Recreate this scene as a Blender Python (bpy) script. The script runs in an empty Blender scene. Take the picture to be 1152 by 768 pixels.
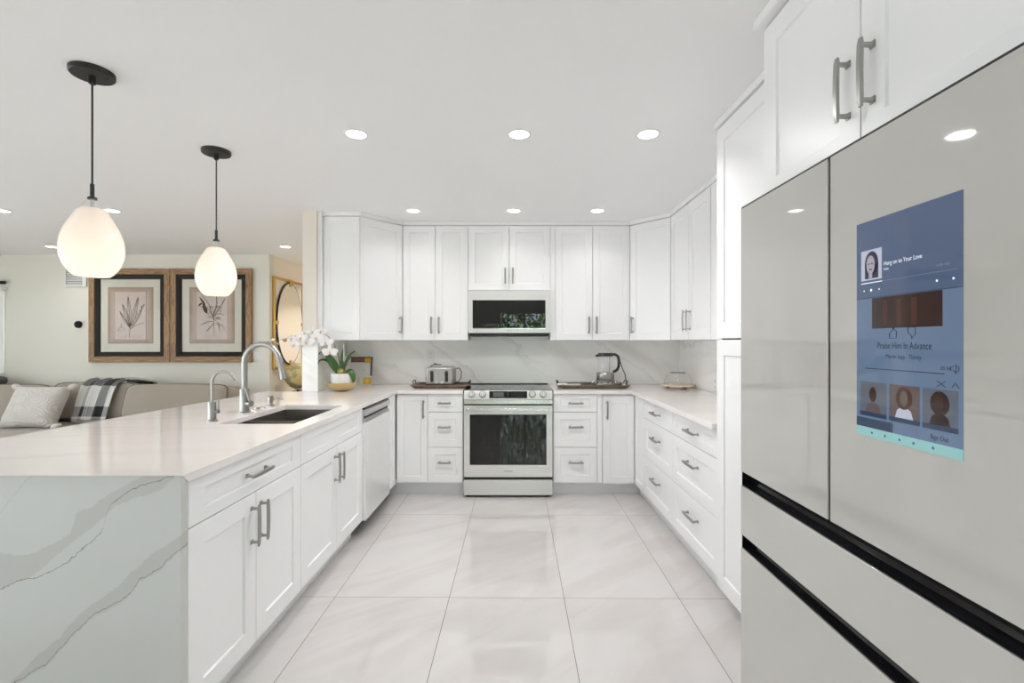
import bpy, bmesh, math, random
from mathutils import Vector, Matrix
from mathutils.geometry import tessellate_polygon

sc = bpy.context.scene
COL = sc.collection
R = math.radians
random.seed(7)

# ------------------------------------------------------------------ camera, world, exposure
H = 1.33                                   # eye height
F = 538.0                                  # focal length in pixels of the 1152 px frame
cam_d = bpy.data.cameras.new('camera')
cam = bpy.data.objects.new('camera', cam_d); COL.objects.link(cam)
cam.location = (0, 0, H); cam.rotation_euler = (R(90), 0, 0)
cam_d.sensor_width = 36; cam_d.lens = 36 * F / 1152
cam_d.shift_y = 0.7 / 1152; cam_d.clip_start = 0.02
sc.camera = cam

sc.view_settings.view_transform = 'Standard'
sc.view_settings.look = 'None'
sc.view_settings.gamma = 1
sc.view_settings.use_curve_mapping = False
sc.view_settings.exposure = 0.11
sc.cycles.use_denoising = True
sc.cycles.max_bounces = 12; sc.cycles.diffuse_bounces = 7; sc.cycles.glossy_bounces = 6
sc.cycles.transparent_max_bounces = 16
sc.cycles.sample_clamp_indirect = 8

CAN_W = 6.5                                # watts of each recessed light
SKY = 5.8
world = bpy.data.worlds.new('World'); sc.world = world
world.use_nodes = True
wn = world.node_tree.nodes; wl = world.node_tree.links
bg = wn['Background']
bg.inputs[0].default_value = (0.85, 0.925, 1.0, 1)
bg.inputs[1].default_value = SKY

def portal(name, loc, rot, sx, sy):
    l = bpy.data.lights.new(name, 'AREA'); l.shape = 'RECTANGLE'; l.size = sx; l.size_y = sy
    l.cycles.is_portal = True
    o = bpy.data.objects.new(name, l); COL.objects.link(o); o.location = loc; o.rotation_euler = rot
portal('window_portal', (0.6, -2.62, 1.02), (R(90), 0, R(180)), 1.9, 2.02)
portal('window_portal', (-5.05, -2.62, 1.2), (R(90), 0, R(180)), 2.9, 1.8)
portal('window_portal', (-7.62, 1.5, 1.3), (R(90), 0, R(90 + 180)), 5.0, 1.6)
sun_d = bpy.data.lights.new('sun', 'SUN'); sun_d.energy = 14.0; sun_d.angle = R(1.5)
sun = bpy.data.objects.new('sun', sun_d); COL.objects.link(sun)
sun.rotation_euler = (R(-40), 0, R(15))     # high sun from the room side: lights the garden, not the floor

# ------------------------------------------------------------------ materials
def srgb(r, g, b):
    f = lambda c: (c / 255 / 12.92) if c / 255 <= 0.04045 else ((c / 255 + 0.055) / 1.055) ** 2.4
    return (f(r), f(g), f(b), 1)

def mat(name, col, rough=0.5, metal=0.0, spec=0.5, emit=None, estr=0.0, coat=0.0, sheen=0.0):
    m = bpy.data.materials.new(name); m.use_nodes = True
    b = m.node_tree.nodes['Principled BSDF']
    b.inputs['Base Color'].default_value = col if len(col) == 4 else (*col, 1)
    b.inputs['Roughness'].default_value = rough
    b.inputs['Metallic'].default_value = metal
    b.inputs['Specular IOR Level'].default_value = spec
    if coat: b.inputs['Coat Weight'].default_value = coat; b.inputs['Coat Roughness'].default_value = 0.03
    if sheen: b.inputs['Sheen Weight'].default_value = sheen
    if emit:
        b.inputs['Emission Color'].default_value = emit if len(emit) == 4 else (*emit, 1)
        b.inputs['Emission Strength'].default_value = estr
    return m

class NT:
    """tiny helper to wire node trees"""
    def __init__(s, m): s.t = m.node_tree; s.n = s.t.nodes; s.l = s.t.links; s.bsdf = s.n['Principled BSDF']
    def add(s, typ, **kw):
        n = s.n.new(typ)
        for k, v in kw.items(): setattr(n, k, v)
        return n
    def link(s, a, b): s.l.new(a, b)
    def val(s, inp, v):
        if hasattr(v, 'is_linked') or isinstance(v, bpy.types.NodeSocket): s.l.new(v, inp)
        else: inp.default_value = v
    def math(s, op, a, b=0.0, c=None, clamp=False):
        n = s.add('ShaderNodeMath', operation=op, use_clamp=clamp)
        s.val(n.inputs[0], a); s.val(n.inputs[1], b)
        if c is not None: s.val(n.inputs[2], c)
        return n.outputs[0]
    def mix(s, f, a, b):
        n = s.add('ShaderNodeMix', data_type='RGBA')
        s.val(n.inputs[0], f); s.val(n.inputs[6], a); s.val(n.inputs[7], b)
        return n.outputs[2]
    def noise(s, vec, scale, detail=4, rough=0.5, dist=0.0):
        n = s.add('ShaderNodeTexNoise'); n.inputs['Scale'].default_value = scale
        n.inputs['Detail'].default_value = detail; n.inputs['Roughness'].default_value = rough
        n.inputs['Distortion'].default_value = dist
        if vec is not None: s.link(vec, n.inputs['Vector'])
        return n.outputs['Fac']
    def coord(s, kind='Object'):
        return s.add('ShaderNodeTexCoord').outputs[kind]
    def mapping(s, vec, loc=(0, 0, 0), rot=(0, 0, 0), scale=(1, 1, 1)):
        n = s.add('ShaderNodeMapping'); s.link(vec, n.inputs[0])
        n.inputs[1].default_value = loc; n.inputs[2].default_value = rot; n.inputs[3].default_value = scale
        return n.outputs[0]
    def turned(s, vec, rot, scale):
        return s.mapping(s.mapping(vec, rot=rot), scale=scale)
    def sep(s, vec):
        n = s.add('ShaderNodeSeparateXYZ'); s.link(vec, n.inputs[0]); return n.outputs
    def band(s, v, lo, hi, soft):
        """1 where lo<v<hi (sockets or numbers), soft edges"""
        a = s.math('DIVIDE', s.math('SUBTRACT', v, lo), soft, clamp=True)
        b = s.math('DIVIDE', s.math('SUBTRACT', hi, v), soft, clamp=True)
        return s.math('MULTIPLY', a, b)
    def color(s, sock): s.link(sock, s.bsdf.inputs['Base Color'])
    def bump(s, h, strength=0.2, dist=0.002):
        b = s.add('ShaderNodeBump'); b.inputs['Strength'].default_value = strength
        b.inputs['Distance'].default_value = dist; s.link(h, b.inputs['Height'])
        s.link(b.outputs[0], s.bsdf.inputs['Normal'])

def thin_glass(name, tint=(1, 1, 1, 1), rough=0.0, r0=0.04):
    """clear pane: what lies behind shows through, with the glass's own mirror reflection on both faces"""
    m = bpy.data.materials.new(name); m.use_nodes = True
    t = m.node_tree; t.nodes.clear()
    out = t.nodes.new('ShaderNodeOutputMaterial'); mx = t.nodes.new('ShaderNodeMixShader')
    tr = t.nodes.new('ShaderNodeBsdfTransparent'); tr.inputs[0].default_value = tint
    gl = t.nodes.new('ShaderNodeBsdfGlossy'); gl.inputs['Roughness'].default_value = rough
    lw = t.nodes.new('ShaderNodeLayerWeight'); lw.inputs[0].default_value = 0.5
    pw = t.nodes.new('ShaderNodeMath'); pw.operation = 'POWER'; pw.inputs[1].default_value = 5.0
    ma = t.nodes.new('ShaderNodeMath'); ma.operation = 'MULTIPLY_ADD'; ma.inputs[1].default_value = 0.7; ma.inputs[2].default_value = r0
    t.links.new(lw.outputs['Facing'], pw.inputs[0]); t.links.new(pw.outputs[0], ma.inputs[0])
    t.links.new(ma.outputs[0], mx.inputs[0]); t.links.new(tr.outputs[0], mx.inputs[1]); t.links.new(gl.outputs[0], mx.inputs[2])
    t.links.new(mx.outputs[0], out.inputs[0])
    return m

M = {}
M['cab'] = mat('cabinet_white_paint', (0.90, 0.90, 0.91), 0.32)
M['toe'] = mat('toe_kick_grey', (0.84, 0.84, 0.86), 0.4)
M['dark'] = mat('dark_recess', (0.02, 0.02, 0.02), 0.6)
M['nickel'] = mat('brushed_nickel', (0.40, 0.39, 0.375), 0.3, 1.0)
M['steel'] = mat('stainless_steel', (0.66, 0.66, 0.65), 0.26, 1.0)
M['steel_sink'] = mat('sink_steel', (0.30, 0.28, 0.26), 0.33, 1.0)
M['steel_light'] = mat('silver_appliance_finish', (0.72, 0.715, 0.71), 0.34, 0.55)
M['chrome'] = mat('polished_chrome', (0.8, 0.8, 0.8), 0.08, 1.0)
M['blackglass'] = mat('black_glass', (0.010, 0.010, 0.011), 0.02, 0, 0.5)
M['cooktop'] = mat('cooktop_glass', (0.02, 0.02, 0.022), 0.06, 0, 0.8)
M['black'] = mat('black_plastic', (0.015, 0.015, 0.016), 0.35)
M['blackgloss'] = mat('black_gloss_trim', (0.008, 0.008, 0.010), 0.12)
M['bronze'] = mat('dark_bronze', (0.03, 0.03, 0.03), 0.45, 0.3)
M['white'] = mat('white_plastic', (0.82, 0.82, 0.81), 0.35)
M['ceil'] = mat('ceiling_paint', (0.92, 0.92, 0.925), 0.9)
M['cream'] = mat('cream_wall_paint', (0.76, 0.745, 0.68), 0.85)
M['column'] = mat('warm_column_paint', (0.82, 0.765, 0.69), 0.85)
M['hall'] = mat('hall_wall_paint', (0.86, 0.80, 0.71), 0.85)
M['wallwhite'] = mat('white_wall_paint', (0.8, 0.8, 0.79), 0.85)
M['panel'] = mat('fridge_white_glass', srgb(190, 188, 183), 0.03, 0, 1.0)
M['fridgebody'] = mat('fridge_dark_body', (0.02, 0.024, 0.03), 0.3)
M['gold'] = mat('brushed_gold', (0.60, 0.40, 0.13), 0.3, 1.0)
M['goldpaint'] = mat('gold_bowl', (0.62, 0.47, 0.22), 0.38, 0.55)
M['mirror'] = mat('mirror_glass', (0.9, 0.9, 0.9), 0.01, 1.0)
M['glass'] = thin_glass('clear_glass', r0=.03)
M['pane'] = thin_glass('window_pane', r0=.02)
M['picglass'] = thin_glass('anti_reflective_picture_glass', r0=.004)
M['lens'] = mat('light_lens', (1, 1, 1), 0.5, emit=(1, 0.98, 0.95), estr=9.0)
M['pot'] = mat('white_ceramic', (0.82, 0.81, 0.80), 0.25)
M['soil'] = mat('potting_bark', (0.10, 0.06, 0.035), 0.9)
M['petal'] = mat('orchid_petal', (0.88, 0.86, 0.85), 0.6)
M['petalheart'] = mat('orchid_heart', (0.72, 0.48, 0.34), 0.6)
M['stem'] = mat('orchid_stem', (0.22, 0.24, 0.12), 0.6)
M['bud'] = mat('orchid_bud', (0.42, 0.30, 0.18), 0.6)
M['sofa'] = None

def make_leaf(name, c1, c2):
    m = mat(name, c1, 0.35); t = NT(m)
    n = t.noise(t.coord(), 25, 3)
    t.color(t.mix(n, c1, c2)); return m
M['leaf'] = make_leaf('orchid_leaf', (0.02, 0.07, 0.012, 1), (0.07, 0.17, 0.035, 1))
M['leafbulb'] = make_leaf('leaf_base', (0.30, 0.30, 0.08, 1), (0.45, 0.33, 0.10, 1))

def make_quartz(name, base, vein, soft, scale, rot, amount, rough=0.12, lines=0.35, seed=0.0):
    """white quartz: soft streaks and a few hair-thin veins running along the turned x axis"""
    m = mat(name, base, rough, 0, 0.5); t = NT(m)
    co = t.mapping(t.coord(), loc=(seed, seed, seed))
    v = t.turned(co, rot, scale)
    big = t.noise(v, 1.5, 5, 0.55, 0.5)
    cloud = t.math('MULTIPLY', t.math('DIVIDE', t.math('SUBTRACT', big, 0.50), 0.14, clamp=True), amount)
    col = t.mix(cloud, base, soft)
    x, y, z = t.sep(t.mapping(co, rot=rot))
    across = z if abs(rot[1]) > 0 else y
    wob = t.math('MULTIPLY', t.math('SUBTRACT', t.noise(co, 1.6, 5, 0.6), 0.5), 0.55)
    d = t.math('FRACT', t.math('DIVIDE', t.math('ADD', across, wob), 0.46))
    ln = t.band(d, 0.494, 0.502, 0.003)
    halo = t.band(d, 0.40, 0.52, 0.06)
    mask = t.math('DIVIDE', t.math('SUBTRACT', t.noise(co, 1.1, 2), 0.42), 0.12, clamp=True)
    col = t.mix(t.math('MULTIPLY', t.math('MULTIPLY', halo, mask), amount * .8), col, soft)
    col = t.mix(t.math('MULTIPLY', t.math('MULTIPLY', ln, mask), lines), col, vein)
    t.color(col)
    return m
M['quartz'] = make_quartz('white_quartz_worktop', (0.86, 0.82, 0.80, 1), (0.60, 0.52, 0.46, 1), (0.77, 0.72, 0.685, 1),
                          (0.30, 2.2, 1), (0, 0, R(-12)), 0.55, 0.09, 0.25)
M['splash'] = make_quartz('veined_quartz_backsplash', (0.93, 0.925, 0.90, 1), (0.42, 0.36, 0.31, 1), (0.78, 0.76, 0.715, 1),
                          (0.45, 0.45, 2.4), (0, R(-33), 0), 0.8, 0.14, 0.7, 2.0)

def make_waterfall():
    base = (0.61, 0.61, 0.592, 1)  # same stone as the worktop, darkened: the front's shade is in the colour
    m = mat('shaded_quartz_waterfall', base, 0.12, 0, 0.5); t = NT(m)
    x, y, z = t.sep(t.coord())                       # local = world coordinates of the panel
    co = t.coord()
    n1 = t.math('MULTIPLY', t.math('SUBTRACT', t.noise(co, 9, 5, 0.6), 0.5), 0.05)
    n2 = t.math('MULTIPLY', t.math('SUBTRACT', t.noise(co, 45, 4, 0.6), 0.5), 0.014)
    zz = t.math('ADD', z, t.math('ADD', n1, n2))
    X0, X1 = -2.4, -1.0
    u = t.math('DIVIDE', t.math('SUBTRACT', x, X0), X1 - X0, clamp=True)
    def curve(pts):
        n = t.add('ShaderNodeFloatCurve')
        c = n.mapping.curves[0]
        w = [((cx / 3.095 - 576) * 1.49 / F, H - ((520 + cy / 3.095) - 384.7) * 1.49 / F) for cx, cy in pts]
        # carry the line on past the panel's visible part
        (ax, az), (bx, bz) = w[0], w[1]
        sl = (bz - az) / (bx - ax); w.insert(0, (X0, max(-0.4, az + sl * (X0 - ax))))
        (ax, az), (bx, bz) = w[-2], w[-1]
        sl = (bz - az) / (bx - ax); w.append((X1, bz + sl * (X1 - bx)))
        q = [((px - X0) / (X1 - X0), (pz + 0.5) / 2.0) for px, pz in w]
        q = [(max(0, min(1, a)), max(0, min(1, b))) for a, b in q]
        c.points[0].location = q[0]; c.points[-1].location = q[-1]
        for p in q[1:-1]: c.points.new(*p)
        for p in c.points: p.handle_type = 'VECTOR'
        n.mapping.update()
        t.link(u, n.inputs['Value'])
        return t.math('SUBTRACT', t.math('MULTIPLY', n.outputs[0], 2.0), 0.5)
    U1 = curve([(0, 320), (120, 318), (180, 285), (245, 250), (266, 170), (350, 125), (420, 85), (500, 45), (600, -10)])
    L1 = curve([(0, 440), (105, 408), (180, 340), (260, 280), (355, 200), (400, 160), (470, 125), (560, 95), (610, 50)])
    D1 = curve([(0, 440), (60, 412), (120, 408), (170, 380), (230, 350), (290, 300), (358, 235), (366, 195), (385, 150), (430, 112), (500, 75), (600, 45)])
    U2 = curve([(0, 800), (110, 690), (200, 615), (270, 530), (350, 470), (420, 415), (480, 355), (560, 300), (640, 245)])
    D2 = curve([(0, 800), (50, 768), (160, 710), (250, 600), (330, 530), (440, 465), (490, 405), (560, 365), (640, 290)])
    D3 = curve([(0, 180), (50, 110), (110, 50)])
    b1 = t.band(zz, L1, U1, 0.006)
    b2 = t.band(zz, t.math('SUBTRACT', D2, 0.012), U2, 0.006)
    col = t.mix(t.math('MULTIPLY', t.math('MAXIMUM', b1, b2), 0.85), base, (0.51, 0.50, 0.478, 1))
    def line(c, w):
        return t.band(zz, t.math('SUBTRACT', c, w), t.math('ADD', c, w), 0.0015)
    ln = t.math('MAXIMUM', line(D1, 0.0022), line(D2, 0.0022))
    ln = t.math('MULTIPLY', ln, 0.75)
    l3 = t.math('MULTIPLY', line(D3, 0.0018), t.math('MULTIPLY', t.math('LESS_THAN', x, -1.49), 0.4))
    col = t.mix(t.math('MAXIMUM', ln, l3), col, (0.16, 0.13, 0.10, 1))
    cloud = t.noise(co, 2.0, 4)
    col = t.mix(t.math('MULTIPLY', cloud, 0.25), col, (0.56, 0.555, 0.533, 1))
    t.color(col); return m
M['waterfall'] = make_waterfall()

def make_floor():
    m = mat('polished_porcelain_floor', (0.72, 0.69, 0.67), 0.05, 0, 0.9); t = NT(m)
    v = t.mapping(t.coord(), rot=(0, 0, R(0.55)))
    x, y, z = t.sep(v)
    W, L, ox, oy = 0.597, 1.196, -0.352, 2.487
    fx = t.math('FRACT', t.math('DIVIDE', t.math('SUBTRACT', x, ox - 40 * W), W))
    fy = t.math('FRACT', t.math('DIVIDE', t.math('SUBTRACT', y, oy - 40 * L), L))
    gx = t.math('LESS_THAN', fx, 0.0032 / W)
    gy = t.math('LESS_THAN', fy, 0.0030 / L)
    g = t.math('MAXIMUM', gx, gy)
    ix = t.math('FLOOR', t.math('DIVIDE', t.math('SUBTRACT', x, ox - 40 * W), W))
    iy = t.math('FLOOR', t.math('DIVIDE', t.math('SUBTRACT', y, oy - 40 * L), L))
    cb = t.add('ShaderNodeCombineXYZ')
    t.link(t.math('ADD', x, t.math('MULTIPLY', ix, 3.7)), cb.inputs[0])
    t.link(t.math('ADD', y, t.math('MULTIPLY', iy, 5.3)), cb.inputs[1])
    mv = t.turned(cb.outputs[0], (0, 0, R(-38)), (0.7, 2.6, 1))
    n = t.noise(mv, 1.5, 5, 0.55, 1.2)
    cloud = t.math('DIVIDE', t.math('SUBTRACT', n, 0.42), 0.2, clamp=True)
    col = t.mix(t.math('MULTIPLY', cloud, 0.6), (0.65, 0.63, 0.62, 1), (0.585, 0.545, 0.525, 1))
    col = t.mix(g, col, (0.13, 0.11, 0.10, 1))
    t.color(col)
    r = t.math('ADD', 0.045, t.math('MULTIPLY', g, 0.5)); t.link(r, t.bsdf.inputs['Roughness'])
    return m
M['floor'] = make_floor()

def make_wood(name, c1, c2, scale=(1, 1, 12), rough=0.55, s=6):
    m = mat(name, c1, rough); t = NT(m)
    v = t.mapping(t.coord(), scale=scale)
    n = t.noise(v, s, 6, 0.65, 0.8)
    k = t.math('DIVIDE', t.math('SUBTRACT', n, 0.33), 0.34, clamp=True)
    t.color(t.mix(k, c1, c2)); t.bump(n, 0.25, 0.003); return m
M['frame_wood'] = make_wood('weathered_wood_frame', (0.15, 0.078, 0.034, 1), (0.46, 0.28, 0.135, 1), (14, 14, 1.6))
M['frame_wood_h'] = make_wood('weathered_wood_frame_rail', (0.15, 0.078, 0.034, 1), (0.46, 0.28, 0.135, 1), (1.6, 14, 14))
M['tray_wood'] = make_wood('tray_wood', (0.10, 0.05, 0.035, 1), (0.26, 0.16, 0.11, 1), (2, 14, 14))
M['tray_wood_grey'] = make_wood('tray_wood_grey', (0.10, 0.072, 0.048, 1), (0.20, 0.155, 0.11, 1), (2, 14, 14))
M['pale_wood'] = make_wood('pale_wood', (0.62, 0.46, 0.34, 1), (0.78, 0.63, 0.50, 1), (2, 10, 10))

def make_fabric(name, c1, c2, scale=260, bump=0.35):
    m = mat(name, c1, 0.9, 0, 0.2, sheen=0.2); t = NT(m)
    n = t.noise(t.coord(), scale, 3)
    t.color(t.mix(n, c1, c2)); t.bump(n, bump, 0.002); return m
M['sofa'] = make_fabric('beige_sofa_linen', (0.29, 0.25, 0.205, 1), (0.42, 0.37, 0.31, 1))
M['piping'] = make_fabric('sofa_piping', (0.10, 0.085, 0.075, 1), (0.15, 0.13, 0.11, 1))
M['pillow'] = make_fabric('cream_pillow_cotton', (0.57, 0.54, 0.51, 1), (0.68, 0.65, 0.62, 1), 120)
M['greyfab'] = make_fabric('dark_grey_fabric', (0.07, 0.07, 0.075, 1), (0.12, 0.12, 0.125, 1))

def make_plaid():
    m = mat('plaid_throw', (0.7, 0.69, 0.67), 0.95, 0, 0.1); t = NT(m)
    u, v, w = t.sep(t.coord('UV'))
    def stripes(c, spec):
        acc = None
        for lo, hi, k in spec:
            b = t.math('MULTIPLY', t.band(c, lo, hi, 0.006), k)
            acc = b if acc is None else t.math('MAXIMUM', acc, b)
        return acc
    su = stripes(u, [(0.17, 0.29, 0.42), (0.33, 0.35, 0.25), (0.40, 0.42, 0.25), (0.58, 0.84, 0.66)])
    sv = stripes(v, [(0.08, 0.20, 0.6), (0.34, 0.38, 0.12), (0.52, 0.70, 0.75), (0.88, 0.97, 0.55)])
    k = t.math('MULTIPLY', t.math('ADD', su, sv), 1.0, clamp=True)
    n = t.noise(t.coord('UV'), 160, 2)
    k = t.math('ADD', k, t.math('MULTIPLY', t.math('SUBTRACT', n, 0.5), 0.5), clamp=True)
    t.color(t.mix(k, (0.74, 0.73, 0.71, 1), (0.025, 0.026, 0.03, 1)))
    t.bump(n, 0.5, 0.003); return m
M['plaid'] = make_plaid()

def make_globe():
    m = mat('antique_globe_map', (0.6, 0.5, 0.25), 0.35); t = NT(m)
    n = t.noise(t.coord(), 9, 6, 0.6)
    k = t.math('DIVIDE', t.math('SUBTRACT', n, 0.46), 0.06, clamp=True)
    n2 = t.noise(t.coord(), 26, 3)
    land = t.mix(n2, (0.30, 0.30, 0.13, 1), (0.48, 0.40, 0.22, 1))
    t.color(t.mix(k, (0.70, 0.55, 0.24, 1), land)); return m
M['globe'] = make_globe()

def make_paper(name, c1, c2):
    m = mat(name, c1, 0.9); t = NT(m)
    x, y, z = t.sep(t.coord())
    e = t.math('MAXIMUM', t.math('DIVIDE', t.math('ABSOLUTE', x), 0.2835), t.math('DIVIDE', t.math('ABSOLUTE', z), 0.355))
    k = t.math('DIVIDE', t.math('SUBTRACT', e, 0.72), 0.30, clamp=True)     # aged brown margin of the sheet
    n = t.noise(t.coord(), 9, 4)
    k = t.math('ADD', k, t.math('MULTIPLY', t.math('SUBTRACT', n, 0.5), 0.55), clamp=True)
    t.color(t.mix(k, c1, c2)); return m
M['paper'] = make_paper('aged_botanical_paper', (0.56, 0.45, 0.39, 1), (0.36, 0.265, 0.20, 1))
M['ink'] = mat('brown_ink', (0.15, 0.10, 0.075), 0.9)
M['inkdark'] = mat('dark_brown_ink', (0.07, 0.04, 0.03), 0.9)
M['plate_paper'] = mat('print_plate_paper', (0.62, 0.53, 0.49), 0.9)
M['matboard'] = mat('cream_mat_board', (0.66, 0.64, 0.56), 0.9)
M['blackframe'] = mat('black_inner_frame', (0.018, 0.014, 0.011), 0.5, 0, 0.2)

def make_opal():
    m = bpy.data.materials.new('opal_glass'); m.use_nodes = True
    t = m.node_tree; t.nodes.clear()
    out = t.nodes.new('ShaderNodeOutputMaterial')
    tl = t.nodes.new('ShaderNodeBsdfTranslucent'); tl.inputs[0].default_value = (0.95, 0.90, 0.84, 1)
    df = t.nodes.new('ShaderNodeBsdfDiffuse'); df.inputs[0].default_value = (0.88, 0.85, 0.82, 1)
    gl = t.nodes.new('ShaderNodeBsdfGlossy'); gl.inputs['Roughness'].default_value = 0.08
    lw = t.nodes.new('ShaderNodeLayerWeight'); lw.inputs[0].default_value = 0.5
    pw = t.nodes.new('ShaderNodeMath'); pw.operation = 'POWER'; pw.inputs[1].default_value = 5.0
    fr = t.nodes.new('ShaderNodeMath'); fr.operation = 'MULTIPLY_ADD'; fr.inputs[1].default_value = 0.5; fr.inputs[2].default_value = 0.03
    t.links.new(lw.outputs['Facing'], pw.inputs[0]); t.links.new(pw.outputs[0], fr.inputs[0])
    m1 = t.nodes.new('ShaderNodeMixShader'); m1.inputs[0].default_value = 0.5
    m2 = t.nodes.new('ShaderNodeMixShader')
    t.links.new(tl.outputs[0], m1.inputs[1]); t.links.new(df.outputs[0], m1.inputs[2])
    t.links.new(fr.outputs[0], m2.inputs[0]); t.links.new(m1.outputs[0], m2.inputs[1]); t.links.new(gl.outputs[0], m2.inputs[2])
    t.links.new(m2.outputs[0], out.inputs[0]); return m
M['opal'] = make_opal()

# ------------------------------------------------------------------ mesh builder
class MB:
    def __init__(s): s.v = []; s.f = []; s.m = []; s.uv = None
    def quad(s, a, b, c, d, mi=0):
        n = len(s.v); s.v += [tuple(a), tuple(b), tuple(c), tuple(d)]; s.f.append((n, n + 1, n + 2, n + 3)); s.m.append(mi); return s
    def box(s, x0, x1, y0, y1, z0, z1, mi=0):
        x0, x1 = min(x0, x1), max(x0, x1); y0, y1 = min(y0, y1), max(y0, y1); z0, z1 = min(z0, z1), max(z0, z1)
        n = len(s.v)
        s.v += [(x0, y0, z0), (x1, y0, z0), (x1, y1, z0), (x0, y1, z0), (x0, y0, z1), (x1, y0, z1), (x1, y1, z1), (x0, y1, z1)]
        for f in ((0, 3, 2, 1), (4, 5, 6, 7), (0, 1, 5, 4), (1, 2, 6, 5), (2, 3, 7, 6), (3, 0, 4, 7)):
            s.f.append(tuple(n + i for i in f)); s.m.append(mi)
        return s
    def rings(s, rings, cap=True, mi=0, closed=False):
        """list of rings (equal length) of points -> skinned surface"""
        n0 = len(s.v); k = len(rings[0])
        for r in rings: s.v += [tuple(p) for p in r]
        N = len(rings)
        for i in range(N if closed else N - 1):
            a = n0 + i * k; b = n0 + ((i + 1) % N) * k
            for j in range(k):
                j2 = (j + 1) % k
                s.f.append((a + j, a + j2, b + j2, b + j)); s.m.append(mi)
        if cap and not closed:
            s.f.append(tuple(n0 + j for j in reversed(range(k)))); s.m.append(mi)
            s.f.append(tuple(n0 + (N - 1) * k + j for j in range(k))); s.m.append(mi)
        return s
    def cyl(s, p0, p1, r0, r1=None, n=20, cap=True, mi=0):
        r1 = r0 if r1 is None else r1
        p0, p1 = Vector(p0), Vector(p1); d = (p1 - p0).normalized()
        a = d.orthogonal().normalized(); b = d.cross(a)
        ring = lambda p, r: [p + a * (r * math.cos(2 * math.pi * i / n)) + b * (r * math.sin(2 * math.pi * i / n)) for i in range(n)]
        return s.rings([ring(p0, r0), ring(p1, r1)], cap, mi)
    def lathe(s, prof, n=40, c=(0, 0, 0), mi=0, cap=True, closed=False):
        rs = [[(c[0] + max(r, 1e-5) * math.cos(2 * math.pi * i / n), c[1] + max(r, 1e-5) * math.sin(2 * math.pi * i / n), c[2] + z) for i in range(n)] for r, z in prof]
        return s.rings(rs, cap, mi, closed)
    def tube(s, pts, r, n=12, mi=0, cap=True, flat=None):
        pts = [Vector(p) for p in pts]; N = len(pts)
        rad = r if isinstance(r, (list, tuple)) else [r] * N
        rings = []; prev = None
        for i, p in enumerate(pts):
            d = (pts[min(i + 1, N - 1)] - pts[max(i - 1, 0)]).normalized()
            if prev is None: a = d.orthogonal().normalized() if flat is None else (Vector(flat) - d * d.dot(Vector(flat))).normalized()
            else: a = (prev - d * prev.dot(d)).normalized()
            prev = a; b = d.cross(a)
            ra = rad[i] if not isinstance(rad[i], (tuple, list)) else rad[i][0]
            rb = rad[i] if not isinstance(rad[i], (tuple, list)) else rad[i][1]
            rings.append([p + a * (ra * math.cos(2 * math.pi * j / n)) + b * (rb * math.sin(2 * math.pi * j / n)) for j in range(n)])
        return s.rings(rings, cap, mi)
    def ball(s, c, rx, ry=None, rz=None, n=20, m=12, mi=0):
        ry = rx if ry is None else ry; rz = rx if rz is None else rz
        rs = []
        for i in range(m + 1):
            t = math.pi * i / m; q = max(math.sin(t), 1e-4)
            rs.append([(c[0] + rx * q * math.cos(2 * math.pi * j / n), c[1] + ry * q * math.sin(2 * math.pi * j / n), c[2] - rz * math.cos(t)) for j in range(n)])
        return s.rings(rs, True, mi)
    def prism(s, poly, y0, y1, mi=0):
        """poly in (x,z), extruded from y0 to y1"""
        return s.rings([[(x, y0, z) for x, z in poly], [(x, y1, z) for x, z in poly]], True, mi)
    def slab(s, outer, holes, z0, z1, mi=0):
        loops = [outer] + holes
        flat = [p for l in loops for p in l]
        tris = tessellate_polygon([[Vector((x, y, 0)) for x, y in l] for l in loops])
        n = len(s.v); k = len(flat)
        s.v += [(x, y, z1) for x, y in flat] + [(x, y, z0) for x, y in flat]
        for t in tris:
            a, b, c = [Vector((*flat[i], 0)) for i in t]
            if (b - a).cross(c - a).z < 0: t = (t[0], t[2], t[1])
            s.f.append(tuple(n + i for i in t)); s.m.append(mi)
            s.f.append(tuple(n + k + i for i in reversed(t))); s.m.append(mi)
        o = 0
        for l in loops:
            for i in range(len(l)):
                a = n + o + i; b = n + o + (i + 1) % len(l)
                s.f.append((a, a + k, b + k, b)); s.m.append(mi)
            o += len(l)
        return s
    def rbox(s, c, hx, hy, hz, p=7, n=9, mi=0, bulge=0.0):
        """soft rounded block (cushion) around centre c"""
        def mp(u, v, ax, sg):
            q = [0, 0, 0]; q[ax] = sg; q[(ax + 1) % 3] = u; q[(ax + 2) % 3] = v
            k = sum(abs(t) ** p for t in q) ** (1 / p)
            return [t / k for t in q]
        base = {}
        def vid(q):
            key = tuple(round(t, 5) for t in q)
            if key not in base:
                x, y, z = q
                bx = 1 + bulge * (1 - y * y) * (1 - z * z); by = 1 + bulge * 2.2 * (1 - x * x) * (1 - z * z); bz = 1 + bulge * (1 - x * x) * (1 - y * y)
                base[key] = len(s.v); s.v.append((c[0] + hx * x * bx, c[1] + hy * y * by, c[2] + hz * z * bz))
            return base[key]
        for ax in range(3):
            for sg in (-1, 1):
                for i in range(n):
                    for j in range(n):
                        uv = [(-1 + 2 * a / n, -1 + 2 * b / n) for a, b in ((i, j), (i + 1, j), (i + 1, j + 1), (i, j + 1))]
                        f = [vid(mp(a, b, ax, sg)) for a, b in uv]
                        if sg < 0: f.reverse()
                        s.f.append(tuple(f)); s.m.append(mi)
        return s
    def xf(s, mtx, start=0):
        for i in range(start, len(s.v)): s.v[i] = tuple(mtx @ Vector(s.v[i]))
        return s
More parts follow.
